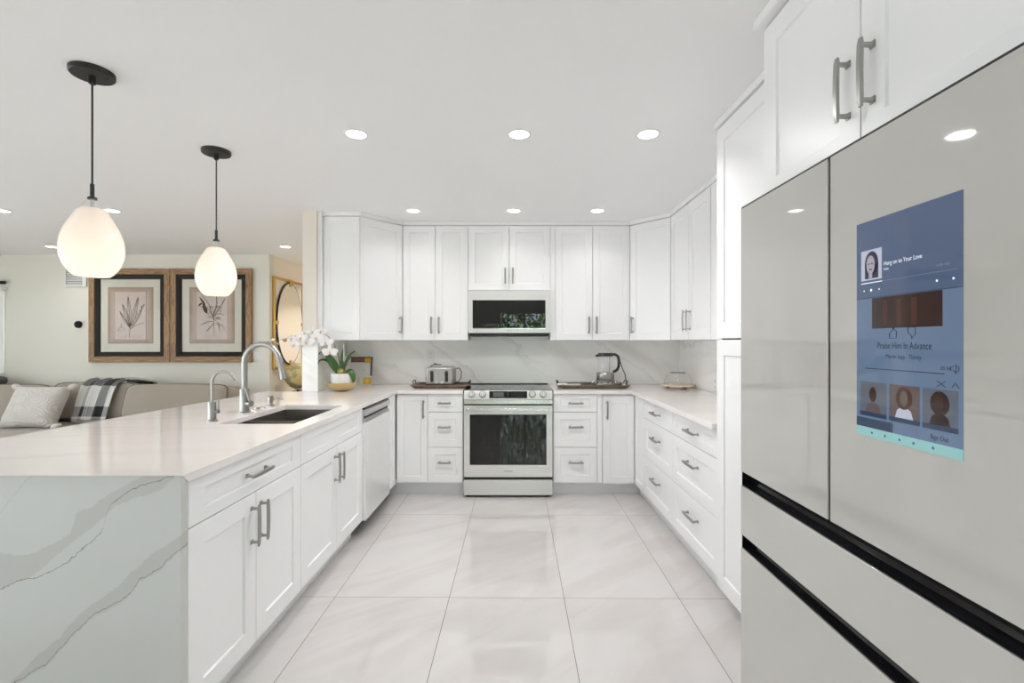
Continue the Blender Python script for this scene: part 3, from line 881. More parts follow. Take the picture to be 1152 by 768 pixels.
logo(do, (.0, -.0006, .052), .0105, mat('grey_lettering', (.25, .25, .25), .5))
kp = MB()
for i in range(8):
    for j in range(2):
        if (i * 7 + j * 3) % 5: kp.box(-.25 + i * .021, -.243 + i * .021, .0002, .001, .095 + j * .012, .0975 + j * .012)
kp.build('touch_marks', mat('touch_key_print', (.55, .55, .55), .5), do)

# dishwasher
q = pen(1.720); c = empty('dishwasher', (q[0], q[1], 0), PR, 'stainless dishwasher with a pocket handle, built into the peninsula', 'dishwasher')
w = .600
MB().box(.002, w - .002, .03, .57, .10, .878).build('body', M['fridgebody'], c)
MB().box(.01, w - .01, .12, .135, 0, .10).build('toe_kick', M['dark'], c)
dp = MB().box(.002, w - .002, -.022, .03, .112, .782)
do = dp.build('door', mat('dishwasher_steel', (.86, .86, .86), .26, .45), c, bevel=.0015, smooth=False)
hs = MB().rings([[(x, y, z) for y, z in ((-.022, .784), (-.006, .806), (-.006, .826), (-.024, .828), (-.024, .868), (.03, .868), (.03, .784))] for x in (.002, w - .002)])
hs.build('handle_section', mat('dishwasher_handle_steel', (.55, .55, .55), .3, .8), c, bevel=.001, smooth=False)
MB().box(.004, w - .004, -.015, .03, .868, .880).build('control_strip', M['black'], c, bevel=.002)
MB().box(.012, w - .012, -.008, -.004, .806, .826).build('pocket_shade_strip', M['dark'], c)  # dark strip laid in as the shade inside the pocket

# refrigerator: front plane x = 0.78, local x runs towards the camera
c = empty('refrigerator', (.78, 1.630, 0), RR, 'tall four-door fridge with glossy pale glass panels and a touch screen', 'fridge')
FW = .905
MB().box(.004, FW - .004, .062, .86, .03, 1.770).build('body', M['fridgebody'], c, bevel=.004)
def fdoor(name, x0, x1, z0, z1):
    o = MB().box(x0, x1, .006, .06, z0, z1).build(name, M['fridgebody'], c, bevel=.002)
    MB().box(x0, x1, 0, .006, z0, z1).build('glass_panel', M['panel'], o, bevel=.0015)
    return o
dl = fdoor('door', 0, .4478, .891, 1.783)
drr = fdoor('door', .4572, FW, .891, 1.783)
fdoor('drawer', 0, FW, .6775, .8425)
fdoor('drawer', 0, FW, .060, .6315)
def grip(z0, z1):
    p = [(.004, z0 + .002), (.012, z0 + .0005), (.0605, z0 + .0005), (.0605, z1 - .0005), (.018, z1 - .0005), (.020, z1 - .012), (.034, z0 + .022), (.03, z0 + .010), (.014, z0 + .007)]
    gb = MB().rings([[(x, y, z) for y, z in p] for x in (.004, FW - .002)])
    gb.box(.001, .005, .003, .0605, z0 + .0004, z1 - .0004)                  # closed far end of the recess
    gb.build('handle_recess', M['blackgloss'], c, bevel=.001, seg=1)
grip(.8425, .891); grip(.6315, .6775)
MB().box(.4480, .4570, .004, .0595, .892, 1.78).build('centre_seal', M['dark'], c)
MB().box(0, FW, .002, .07, 1.7832, 1.7885).build('top_trim', M['dark'], c)
for fx in (.06, FW - .06):
    for fy in (.12, .8): MB().cyl((fx, fy, 0), (fx, fy, .032), .022).build('foot', M['black'], c)
MB().box(.02, FW - .02, .09, .11, .008, .058).build('base_grille', M['black'], c)

# touch screen in the near door
SX0, SX1, SZ0, SZ1 = .549, .804, 1.124, 1.594
def smat(name, rgb, e):
    l = srgb(*rgb)[:3]
    return mat(name, tuple(x * .08 for x in l), .06, 0, .5, emit=l, estr=e)
scr = MB().box(SX0, SX1, -.0006, .003, SZ0, SZ1).build('touch_screen', smat('screen_blue', (112, 134, 164), .62), drr, smooth=False)
lay = [0]
def P(u, v): return SX0 + u * (SX1 - SX0), SZ1 - v * (SZ1 - SZ0)
def sq(name, u0, u1, v0, v1, m, d=.0002):
    lay[0] += 1
    x0, z0 = P(u0, v1); x1, z1 = P(u1, v0)
    return MB().box(x0, x1, -.0006 - d, -.0003, z0, z1).build(name, m, scr, smooth=False)
S = {k: smat('screen_' + k, rgb, e) for k, rgb, e in (
    ('header', (92, 110, 142), .6), ('midtone', (104, 128, 160), .6), ('shadow', (62, 80, 112), .5), ('photo', (196, 200, 216), .7), ('hair', (70, 66, 92), .5),
    ('skin', (176, 170, 184), .7), ('white', (230, 236, 245), .95), ('brown', (66, 46, 44), .4), ('brownlit', (98, 60, 54), .42), ('ink', (30, 36, 50), .3),
    ('teal', (150, 200, 200), .75), ('tan', (120, 104, 104), .5), ('grey', (110, 118, 132), .55), ('darkskin', (74, 48, 42), .45), ('pale', (150, 160, 178), .6))}
sq('header_panel', 0, 1, 0, .355, S['header'])
sq('header_edge', 0, 1, .355, .359, S['shadow'])
sq('artwork', .18, .845, .36, .50, S['brown'])
for u in (.30, .44, .58): sq('artwork_light', u, u + .05, .375, .49, S['brownlit'], .0004)
def disc(name, u, v, ru, rv, m, d=.0004, n=24):
    x, z = P(u, v); a = ru * (SX1 - SX0); b = rv * (SZ1 - SZ0)
    return MB().prism([(x + a * math.cos(2 * math.pi * i / n), z + b * math.sin(2 * math.pi * i / n)) for i in range(n)], -.0006 - d, -.0004).build(name, m, scr, smooth=False)
sq('album_photo', .055, .288, .135, .275, S['photo'], .0003)
disc('portrait_hair', .175, .198, .075, .055, S['hair'], .0005); sq('portrait_hair', .10, .25, .20, .268, S['hair'], .0005)
disc('portrait_face', .165, .205, .047, .043, S['skin'], .0007)
sq('portrait_neck', .145, .185, .24, .272, S['skin'], .0006)
for u in (.148, .183): disc('portrait_eye', u, .200, .010, .003, S['hair'], .0009, 10)
disc('portrait_mouth', .166, .226, .015, .003, S['hair'], .0009, 10)
sq('progress_bar', .055, .29, .2855, .2895, S['white'], .0004); sq('progress_bar', .29, .96, .2868, .2882, S['pale'], .0004)
for u, r in ((.09, .007), (.17, .012), (.26, .007), (.80, .009), (.93, .009)): disc('player_button', u, .322, r, r * .55, S['white'], .0004, 12)
rx = (R(90), 0, 0)
def stext(name, body, u, v, size, m, align='LEFT', sx=1.0):
    x, z = P(u, v); return text(name, body, size, m, scr, (x, -.0012, z), rx, align, sx)
stext('song_title', 'Hang on to Your Love', .31, .213, .0125, S['white'], sx=.82)
stext('song_artist', 'Sade', .31, .237, .007, S['white'])
stext('song_time', '5:30 / 4:05', .80, .263, .006, S['pale'])
stext('track_title', 'Praise Him In Advance', .5, .578, .0195, S['ink'], 'CENTER', .74)
stext('track_artist', 'Marvin Sapp - Thirsty', .5, .625, .0125, S['ink'], 'CENTER', .8)
stext('track_time', '05:36', .87, .663, .009, S['ink'], 'CENTER')
sq('track_bar', .10, .86, .682, .685, S['ink'], .0003)
def icon(name, lines, m=None, th=.0011):
    b = MB()
    for ln in lines:
        pts = [(P(u, v)[0], -.0011, P(u, v)[1]) for u, v in ln]
        b.tube(pts, th * .5, 6)
    return b.build(name, m or S['ink'], scr)
icon('thumb_icon', [[(.37, .545), (.37, .522), (.40, .51), (.405, .495), (.42, .51), (.44, .515), (.435, .545), (.37, .545)]])
icon('thumb_icon', [[(.55, .50), (.55, .522), (.58, .535), (.585, .548), (.60, .535), (.62, .53), (.615, .50), (.55, .50)]])
icon('speaker_icon', [[(.91, .655), (.93, .655), (.95, .645), (.95, .68), (.93, .668), (.91, .668), (.91, .655)], [(.965, .652), (.972, .662), (.965, .672)]])
icon('shuffle_icon', [[(.80, .712), (.87, .735)], [(.80, .735), (.87, .712)]])
icon('chevron_icon', [[(.92, .732), (.945, .715), (.97, .732)]])
for u0, u1, bgm, hair, face, cloth in ((.045, .335, 'grey', 'darkskin', 'darkskin', 'tan'), (.367, .655, 'tan', 'brownlit', 'tan', 'photo'), (.68, .965, 'grey', 'brown', 'darkskin', 'brown')):
    sq('thumbnail', u0, u1, .745, .905, S[bgm], .0003); uc = (u0 + u1) / 2; ww = u1 - u0
    x0, z0 = P(uc - ww * .34, .905); x1, z1 = P(uc + ww * .34, .84)
    MB().prism([(x0, z0), (x1, z0), (x1 - .008, z1 - .006), (x1 - .022, z1 + .003), (x0 + .022, z1 + .003), (x0 + .008, z1 - .006)], -.0011, -.0006).build('thumbnail_clothing', S[cloth], scr, smooth=False)
    if hair != 'darkskin': disc('thumbnail_hair', uc, .80, ww * .27, .048, S[hair], .0006)
    disc('thumbnail_face', uc, .802, ww * .13, .034, S[face], .0008)
    sq('thumbnail_caption', u0, u1, .885, .905, S['shadow'], .0010)
sq('lower_strip', .0, .40, .915, .957, S['shadow'], .0003)
stext('footer_text', 'Sign Out', .82, .935, .0125, S['ink'], 'CENTER', .85)
sq('navigation_bar', 0, 1, .958, 1.0, S['teal'], .0004)
for u in (.18, .32, .47, .60, .77): disc('navigation_dot', u, .979, .012, .006, S['midtone'], .0006, 12)

# ------------------------------------------------------------------ sink and taps
c = empty('kitchen_sink', (-1.305, 2.79, .69), PR, 'double-bowl stainless sink set under the peninsula worktop', 'sink')
def bowl(x0, x1, y0, y1, z0, z1):
    """open-topped bowl with sloping corners (local x along the run, y away from the aisle)"""
    b = MB(); t = .004
    b.rings([[(x0, y0, z1), (x1, y0, z1), (x1, y1, z1), (x0, y1, z1)], [(x0 + .01, y0 + .01, z0), (x1 - .01, y0 + .01, z0), (x1 - .01, y1 - .01, z0), (x0 + .01, y1 - .01, z0)],
             [(x0 + .01, y0 + .01, z0 - t), (x1 - .01, y0 + .01, z0 - t), (x1 - .01, y1 - .01, z0 - t), (x0 + .01, y1 - .01, z0 - t)], [(x0 - t, y0 - t, z1), (x1 + t, y0 - t, z1), (x1 + t, y1 + t, z1), (x0 - t, y1 + t, z1)]], closed=True)
    return b
zr = ZT - .69 - .001
o = bowl(-.368, -.105, -.200, .200, .004, zr).build('small_bowl', M['steel_sink'], c, smooth=False)
o2 = bowl(-.085, .372, -.200, .200, .004, zr).build('large_bowl', M['steel_sink'], c, smooth=False)
MB().box(-.105, -.085, -.2, .2, zr - .012, zr - .002).build('divider', M['steel'], c, bevel=.002)
for o_, xx in ((o, -.237), (o2, .143)): MB().lathe([(.045, 0), (.045, .004), (.03, .002), (0, .002)], 24, (xx, 0, .0045)).build('drain', M['chrome'], o_)

def arc(cx, cz, r, a0, a1, n=14): return [(cx + r * math.cos(R(a0 + (a1 - a0) * i / n)), 0, cz + r * math.sin(R(a0 + (a1 - a0) * i / n))) for i in range(n + 1)]
c = empty('kitchen_tap', (-1.575, 2.815, ZC), R(-4), 'large brushed steel gooseneck kitchen tap with pull-down spray, behind the sink', 'tap')
MB().lathe([(.031, 0), (.031, .006), (.0265, .009), (.0255, .135), (.0225, .142), (0, .142)], 28).build('tap_body', M['nickel'], c)
path = [(0, 0, .14), (0, 0, .22), (0, 0, .29)] + arc(.108, .295, .108, 180, 12) 
sp = path[-1]
MB().tube(path, .0165, 16).build('gooseneck', M['nickel'], c)
d = Vector((.022, 0, -.1))
p0 = Vector(sp); 
hd = MB().tube([p0 + Vector((-.001, 0, .006)), p0 + d * .12, p0 + d * .2, p0 + d * .9, p0 + d * 1.18, p0 + d * 1.2], [.0175, .018, .0165, .0185, .021, .018], 18)
hd.build('spray_head', M['nickel'], c)
lv = MB().cyl((.02, -.004, .055), (.048, -.012, .055), .017, .018)
lv.tube([(.045, -.012, .058), (.034, -.014, .085), (.016, -.016, .15)], [.006, .005, .0065], 10)
lv.build('lever', M['nickel'], c)

c = empty('water_filter_tap', (-1.574, 2.510, ZC), R(-3), 'small slim filtered-water tap with a thin curved spout, nearest to the camera', 'tap')
MB().lathe([(.027, 0), (.027, .007), (.0205, .01), (.0195, .1), (.0185, .102), (0, .102)], 24).build('tap_body', M['nickel'], c)
MB().tube([(0, 0, .1), (0, 0, .2)] + arc(.062, .2, .062, 180, 25) + [(.124, 0, .213)], [.0072] * 2 + [.007] * 14 + [.0055, .005], 12).build('spout', M['nickel'], c)
l = MB().cyl((.016, 0, .052), (.036, 0, .052), .008, .011); l.cyl((.033, 0, .054), (.034, 0, .115), .005, .0045); l.build('lever', M['nickel'], c)

c = empty('soap_dispenser', (-1.571, 3.112, ZC), R(-6), 'short brushed soap pump behind the far end of the sink', 'soap dispenser')
MB().lathe([(.025, 0), (.025, .006), (.013, .009), (.013, .03), (.019, .034), (.019, .062), (.012, .066), (0, .066)], 24).build('pump_body', M['nickel'], c)
MB().tube([(.0, 0, .05), (.05, 0, .052), (.085, 0, .045)], [.006, .0055, .005], 10).build('nozzle', M['nickel'], c)
c = empty('air_switch', (-1.568, 2.935, ZC), 0, 'flat chrome push button flush on the worktop beside the large tap', 'button')
MB().lathe([(.028, 0), (.028, .004), (.022, .007), (.012, .0075), (.012, .014), (.010, .016), (0, .016)], 24).build('button', M['chrome'], c)
MB().tube([(.0, 0, .012), (.03, 0, .016), (.05, 0, .014)], .004, 8).build('tab', M['chrome'], c)

# ------------------------------------------------------------------ pendant lamps
def pendant(x, y, label):
    c = empty('pendant_lamp', (x, y, CEIL - .84), 0, label, 'lamp', 'teardrop pendant lamps over the peninsula')
    top = .84
    b = MB().lathe([(0, top), (.076, top), (.076, top - .016), (.072, top - .021), (0, top - .021)], 44).build('canopy', M['bronze'], c)
    MB().lathe([(0, top - .02), (.013, top - .02), (.013, top - .05), (.006, top - .056), (0, top - .056)], 20).build('cord_grip', M['bronze'], b)
    for sx in (-1, 1): MB().cyl((sx * .045, .02 * sx, top - .020), (sx * .045, .02 * sx, top - .0235), .004).build('screw', M['black'], b)
    MB().cyl((0, 0, .372), (0, 0, top - .05), .0036, n=10).build('cord', M['bronze'], c)
    MB().lathe([(0, .315), (.017, .315), (.015, .324), (.0075, .326), (.0075, .378), (0, .378)], 20).build('stem', M['bronze'], c)
    def prof(z):        # outline of the glass drop, z 0 (flat mouth) .. 0.315 (neck)
        pts = [(0, .058), (.012, .072), (.04, .091), (.075, .103), (.11, .1065), (.15, .1025), (.19, .090), (.23, .071), (.262, .0525), (.29, .033), (.308, .02), (.316, .014)]
        for (a, ra), (b_, rb) in zip(pts, pts[1:]):
            if a <= z <= b_:
                u = (z - a) / (b_ - a); return ra + (rb - ra) * u
        return .014
    zs = [i * .274 / 26 for i in range(27)]
    sh = [(prof(z), z) for z in zs]
    inner = [(r - .003, z) for r, z in reversed(sh)]
    MB().lathe([(.0, .277), (.025, .2785)] + list(reversed([(r, z) for r, z in sh])), 48, cap=False).build('glass_shade', M['opal'], c, angle=60)
    cz = [.268 + i * .048 / 10 for i in range(11)]
    MB().lathe([(prof(z) + .0008, z) for z in cz], 40, cap=False).build('clear_collar', M['glass'], c, angle=60)
    MB().cyl((0, 0, .272), (0, 0, .318), .0075, n=14).build('socket_rod', M['chrome'], c)
    bl = bpy.data.lights.new('pendant_bulb', 'POINT'); bl.energy = 0.36; bl.color = (1, .80, .64); bl.shadow_soft_size = .03
    lo = bpy.data.objects.new('pendant_bulb', bl); COL.objects.link(lo); lo.parent = c; lo.location = (0, 0, .075)
    return c
pendant(-1.722, 1.962, 'large-looking glowing teardrop pendant lamp at far left, hanging nearest to the camera')
pendant(-1.716, 2.775, 'smaller-looking glowing teardrop pendant lamp in front of the right botanical picture')

# ------------------------------------------------------------------ recessed lights
_can = {}
def can(x, y, label, w=None, warm=(1, .985, .965), spread=128):
    c = empty('recessed_light', (x, y, CEIL - .006), 0, label, 'light', 'recessed ceiling lights')
    if not _can:
        _can['ring'] = MB().lathe([(.052, 0), (.062, 0), (.064, .006), (.050, .006)], 40, closed=True).mesh('trim_ring', M['white'])
        _can['lens'] = MB().lathe([(0, .002), (.051, .002), (.051, .0055), (0, .0055)], 40).mesh('lens', M['lens'])
    inst('trim_ring', _can['ring'], c); inst('lens', _can['lens'], c)
    l = bpy.data.lights.new('downlight', 'AREA'); l.shape = 'DISK'; l.size = .10; l.energy = w or CAN_W; l.color = warm; l.spread = R(spread)
    o = bpy.data.objects.new('downlight', l); COL.objects.link(o); o.parent = c; o.location = (0, 0, -.002)
for x, y, lb in ((-.830, 2.548, 'left of the three larger ceiling lights nearer the camera'), (.038, 2.548, 'middle of the three larger ceiling lights nearer the camera'),
                 (.725, 2.548, 'right of the three larger ceiling lights nearer the camera'), (-.831, 4.03, 'left of the three small ceiling lights by the wall cabinets'),
                 (.015, 4.03, 'middle of the three small ceiling lights by the wall cabinets'), (.719, 4.03, 'right of the three small ceiling lights by the wall cabinets'),
                 (-3.37, 4.03, 'living room ceiling light just right of the nearest pendant glass'), (-4.30, 4.03, 'living room ceiling light at the far left edge of the photo'),
                 (-5.34, 5.55, 'living room ceiling light left of the nearest pendant, by the picture wall'), (-2.63, 5.55, 'living room ceiling light right of the farther pendant, before the column')):
    can(x, y, 'round recessed ' + lb, (1.3 if abs(y - 4.03) < .01 else 2.6 if x > .5 else 9.4) if x > -2 else 1.8, spread=155 if abs(y - 2.548) < .01 and x < .5 else 128)
can(-2.45, 7.3, 'added hall ceiling light, unseen beyond the column', 13, (1, .93, .82))  # no fitting in view here; added to give the hall its warm light

# ------------------------------------------------------------------ on the worktops
def tray(name, label, x, y, w, d, m):
    c = empty(name, (x, y, ZC), 0, label, 'tray')
    b = MB(); h = .03
    o = [(-w / 2 + .03, -d / 2 + .02), (w / 2 - .03, -d / 2 + .02), (w / 2 - .03, d / 2 - .02), (-w / 2 + .03, d / 2 - .02)]
    O = [(-w / 2, -d / 2), (w / 2, -d / 2), (w / 2, d / 2), (-w / 2, d / 2)]
    I = [(-w / 2 + .012, -d / 2 + .012), (w / 2 - .012, -d / 2 + .012), (w / 2 - .012, d / 2 - .012), (-w / 2 + .012, d / 2 - .012)]
    i2 = [(px_ * .985, py_ * .96) for px_, py_ in o]
    b.rings([[(p[0], p[1], 0.004) for p in o], [(p[0], p[1], h) for p in O], [(p[0], p[1], h) for p in I], [(p[0], p[1], .012) for p in i2]])
    b.build('tray_board', m, c, bevel=.0015)
    MB().box(-w / 2 + .035, w / 2 - .035, -d / 2 + .03, d / 2 - .03, 0, .004).build('felt_base', M['dark'], c)
    for sx in (-1, 1):
        xx = sx * (w / 2 - .006)
        MB().tube([(xx, -.06, h - .004), (xx + sx * .004, -.06, h + .02), (xx + sx * .006, -.045, h + .03), (xx + sx * .006, .045, h + .03), (xx + sx * .004, .06, h + .02), (xx, .06, h - .004)], .005, 10).build('tray_handle', M['bronze'], c)
    return c
tray('serving_tray', 'brown wooden serving tray under the toaster left of the range', -.650, 4.44, .52, .36, M['tray_wood'])
tray('serving_tray', 'grey-brown wooden serving tray under the glass kettle right of the range', .735, 4.42, .635, .36, M['tray_wood_grey'])

# toaster
c = empty('toaster', (-.660, 4.335, ZC + .0125), R(0), 'silver four-slice toaster with two black lever slots on the left tray', 'toaster')
tw, td, th = .245, .27, .172
MB().box(-tw / 2, tw / 2, 0, td, .016, th).build('body', mat('toaster_steel', (.50, .49, .47), .3, .85), c, bevel=.014, seg=4)
MB().box(-tw / 2 - .004, tw / 2 + .004, -.004, td + .004, 0, .02).build('base', M['black'], c, bevel=.006)
MB().box(tw / 2 - .004, tw / 2 + .002, .02, td - .02, .03, th - .015).build('side_panel', mat('toaster_side', (.30, .29, .27), .3, .7), c, bevel=.003)
for sx in (-1, 1):
    s_ = [(sx * .066 + .015 * math.cos(R(a)), (.128 if a <= 180 else .055) + .015 * math.sin(R(a))) for a in range(0, 360, 15)]
    MB().prism(s_, -.001, .004).build('lever_slot', M['black'], c)
    MB().box(sx * .066 - .016, sx * .066 + .016, -.022, .002, .118, .130).build('lever', mat('toaster_lever', (.12, .12, .12), .25, .6), c, bevel=.004)
    for k in range(4): MB().cyl((sx * .026, .001, .06 + k * .019), (sx * .026, -.003, .06 + k * .019), .0055, n=14).build('button', M['chrome'], c)
    MB().lathe([(.011, 0), (.011, .01), (.009, .013), (0, .013)], 20).xf(Matrix.Rotation(R(90), 4, 'X')).build('browning_dial', M['white'], c, (sx * .026, .001, .036))
for k in range(2):
    for j in range(2): MB().box(-.105 + k * .118, -.012 + k * .118, .06 + j * .09, .085 + j * .09, th - .001, th + .0006).build('bread_slot', M['black'], c)
MB().tube([(.1, td - .05, .02), (.15, td - .06, .025), (.175, td - .05, .06), (.178, td - .04, .12), (.155, td - .03, .155), (.125, td - .02, .150)], .004, 10).build('cord_loop', M['black'], c)
MB().tube([(-.122, td - .04, .17), (-.09, td - .03, th + .014), (-.05, td - .03, th + .018), (-.02, td - .02, th + .012), (-.09, td + .03, th + .02), (-.095, td + .045, .20)], .004, 10).build('power_cord', M['black'], c)
MB().tube([(-.11, td, .15), (-.145, .2, .12), (-.15, .17, .06), (-.142, .15, .02), (-.12, .14, .012)], .004, 10).build('cord_loop', M['black'], c)

# kettle on its stand
c = empty('electric_kettle', (.862, 4.42, ZC + .0125), 0, 'glass electric kettle with black lid and handle on the right tray', 'kettle')
bs = MB().lathe([(.105, 0), (.125, .012), (.125, .028), (.108, .044), (.085, .054), (0, .054)], 40).build('stand', M['nickel'], c)
for k in range(16):
    a = 2 * math.pi * k / 16
    MB().cyl((.108 * math.cos(a), .108 * math.sin(a), .040), (.121 * math.cos(a), .121 * math.sin(a), .034), .009, .010, n=12).build('stand_button', M['chrome'], bs)
MB().lathe([(.08, .055), (.082, .060), (.080, .112), (.073, .120), (0, .120)], 40).build('steel_collar', M['nickel'], c)
MB().lathe([(.071, .120), (.070, .128), (.064, .258), (.066, .276)], 40, cap=False).build('glass_jug', M['glass'], c, angle=60)
MB().lathe([(.066, .272), (.070, .275), (.070, .294), (.062, .302), (0, .304)], 36).build('lid', M['black'], c)
MB().box(-.088, -.06, -.012, .012, .268, .288).build('spout_lip', M['black'], c, (0, 0, 0), bevel=.004)
MB().tube([(.055, 0, .292), (.095, 0, .288), (.118, 0, .270), (.126, 0, .235), (.124, 0, .18), (.112, 0, .150), (.092, 0, .135), (.072, 0, .13)], [(.011, .013)] * 8, 14).build('handle', M['black'], c)
MB().cyl((.045, .03, .118), (.045, .03, .276), .004, n=10).build('infuser_rod', M['nickel'], c)
MB().tube([(.118, .01, .282), (.135, .03, .25), (.17, .06, .16), (.195, .05, .10), (.197, .02, .04), (.185, -.02, .022), (.16, -.03, .016)], .0045, 10).build('power_cord', M['black'], c)
MB().box(.150, .176, -.05, -.022, .001, .022).build('plug', M['white'], c, bevel=.004)
c = empty('spoon_rest', (.560, 4.33, ZC + .013), R(8), 'small cream oval dish lying on the left half of the kettle tray', 'dish')
MB().lathe([(.02, .0), (.045, .004), (.055, .022), (.052, .022), (.042, .008), (0, .006)], 32).xf(Matrix.Diagonal((1.25, .7, 1, 1))).build('dish', M['pot'], c)
MB().tube([(-.06, 0, .02), (-.10, .0, .026), (-.15, .01, .022)], [(.012, .004), (.009, .004), (.012, .004)], 10).build('dish_handle', M['pot'], c)

# cake stand under a glass dome
c = empty('cake_stand', (1.497, 4.31, ZC), R(20), 'pale wooden footed cake board under a clear glass dome in the corner', 'cake stand')
MB().lathe([(.11, .018), (.148, .022), (.150, .030), (.146, .036), (0, .036)], 48).build('board', M['pale_wood'], c)
for a in (-110, 10, 130): MB().lathe([(.012, 0), (.018, .006), (.014, .022), (0, .022)], 18, (.09 * math.cos(R(a)), .09 * math.sin(R(a)), 0)).build('foot', M['pale_wood'], c)
dm = MB().lathe([(.124, .037), (.122, .06), (.113, .095), (.095, .122), (.07, .138), (.035, .144), (.012, .145)], 48, cap=False).build('glass_dome', thin_glass('dome_glass', r0=.09), c, angle=70)
MB().lathe([(.121, .036), (.1255, .036), (.1255, .040), (.121, .040)], 48, closed=True).build('dome_rim', mat('glass_rim', (.55, .55, .5), .1), dm)
MB().lathe([(.06, .139), (.066, .139), (.066, .142), (.06, .143)], 40, closed=True).build('dome_ring', M['bronze'], dm)
MB().lathe([(0, .144), (.008, .145), (.008, .155), (.018, .163), (.019, .170), (.012, .177), (0, .178)], 20).build('dome_knob', M['glass'], dm)

# cookbook standing open in the corner
c = empty('cookbook', (-1.455, 4.60, ZC), R(4), 'open cookbook propped up behind the orchid pot, photos of a plate and food', 'book')
lean = R(-8)
bk = MB().box(-.002, .205, 0, .008, 0, .275).build('right_page', mat('book_page_grey', (.62, .60, .56), .5), c, (-.10, .0, 0), (lean, 0, 0), bevel=.001, seg=1)
def pic(name, x0, x1, z0, z1, m, d=.0006, par=None): return MB().box(x0, x1, -d, .001, z0, z1).build(name, m, par or bk, smooth=False)
pic('page_photo_border', .0, .205, .222, .275, mat('page_brown', (.12, .07, .05), .5)); pic('page_photo_border', .185, .205, .09, .225, bpy.data.materials['page_brown'])
pic('page_photo_food', .13, .188, .215, .262, mat('page_orange', (.70, .36, .03), .5), .0012)
pic('page_photo_food', .02, .12, .236, .256, mat('page_dark_food', (.22, .10, .06), .5), .0012)
for r_, m_, d_ in ((.058, mat('page_plate', (.66, .66, .65), .4), .0012), (.050, mat('page_plate_ring', (.50, .51, .52), .4), .0016), (.045, bpy.data.materials['page_plate'], .002), (.026, mat('page_plate_rim', (.45, .46, .47), .4), .0024), (.022, bpy.data.materials['page_plate'], .0028), (.007, mat('page_yellow', (.72, .48, .06), .5), .0032)):
    MB().prism([(.125 + r_ * math.cos(2 * math.pi * i / 28), .150 + r_ * math.sin(2 * math.pi * i / 28)) for i in range(28)], -d_, .001).build('page_plate', m_, bk, smooth=False)
pic('page_photo_jar', .12, .2, .008, .075, mat('page_gold', (.62, .38, .02), .5)); pic('page_photo_jar', .14, .175, .02, .06, bpy.data.materials['page_yellow'], .0012)
pic('page_photo_small', .02, .045, .02, .07, mat('page_tan', (.55, .45, .35), .5)); pic('page_photo_small', .06, .09, .02, .075, mat('page_pink', (.62, .50, .42), .5))
MB().box(-.19, 0, 0, .008, 0, .28).build('left_page', mat('book_page_white', (.80, .79, .77), .5), c, (-.098, .004, 0), (lean, 0, R(-22)), bevel=.001, seg=1)
MB().box(-.004, .004, .008, .014, 0, .275).build('spine', bpy.data.materials['page_brown'], c, (-.10, 0, 0), (lean, 0, 0))

# orchid in a white pot sitting in a gold bowl
c = empty('orchid', (-1.452, 4.075, ZC), 0, 'white orchid with arching spray of blossoms, white pot in a gold bowl', 'plant')
MB().lathe([(0, .0), (.045, 0), (.085, .018), (.112, .045), (.122, .074), (.117, .074), (.106, .047), (.08, .022), (.0, .010)], 48).build('gold_bowl', M['goldpaint'], c)
pt_ = MB().lathe([(0, .022), (.070, .022), (.084, .03), (.088, .150), (.082, .150), (.080, .130), (0, .130)], 40).build('pot', M['pot'], c)
MB().lathe([(.081, .131), (.06, .140), (0, .143)], 28).build('bark', M['soil'], pt_)
def leaf(path, wmax, nrm=(0, -.45, 1), m=None, name='leaf'):
    b = MB(); pts = [Vector(p) for p in path]; N = 16
    def cr(t):
        k = t * (len(pts) - 1); i = min(int(k), len(pts) - 2); u = k - i
        p0, p1, p2, p3 = pts[max(i - 1, 0)], pts[i], pts[i + 1], pts[min(i + 2, len(pts) - 1)]
        return .5 * ((2 * p1) + (p2 - p0) * u + (2 * p0 - 5 * p1 + 4 * p2 - p3) * u * u + (3 * p1 - p0 - 3 * p2 + p3) * u ** 3)
    rg = []
    for i in range(N + 1):
        t = i / N; p = cr(t); d_ = (cr(min(t + .03, 1)) - cr(max(t - .03, 0))).normalized()
        sd = d_.cross(Vector(nrm))
        sd.normalize(); up = sd.cross(d_).normalized()
        w_ = 1.3 * wmax * (math.sin(math.pi * min(.08 + .92 * t, 1)) ** .65 * (1 - .25 * t) + .02)
        rg.append([p - sd * w_, p + up * (-.006 + .0) * 1.0, p + sd * w_, p + up * (-.010)])
    b.rings(rg); return b.build(name, m or M['leaf'], c, angle=80)
zb = .140
leaf([(-.01, 0, zb), (-.05, -.02, zb + .10), (-.10, -.03, zb + .17), (-.15, -.04, zb + .195), (-.185, -.04, zb + .175)], .017)
leaf([(-.02, 0, zb), (-.06, -.03, zb + .08), (-.12, -.05, zb + .125), (-.17, -.05, zb + .12), (-.19, -.05, zb + .08)], .014)
leaf([(-.005, -.01, zb), (-.045, -.05, zb + .08), (-.075, -.08, zb + .14), (-.10, -.10, zb + .18)], .030, (.35, -.8, .5))
leaf([(.0, .0, zb), (-.004, .02, zb + .10), (.002, .03, zb + .18), (.012, .03, zb + .245)], .014, (.2, -1, .2))
leaf([(.01, 0, zb), (.035, -.01, zb + .10), (.075, -.02, zb + .17), (.12, -.02, zb + .20)], .015)
leaf([(.012, -.01, zb), (.04, -.03, zb + .08), (.07, -.05, zb + .13), (.10, -.06, zb + .16)], .013)
leaf([(.02, -.01, zb - .005), (.06, -.02, zb + .035), (.10, -.03, zb + .01), (.115, -.03, zb - .07)], .026)
MB().ball((-.002, -.005, zb + .018), .042, .034, .036).build('leaf_base', M['leafbulb'], c)
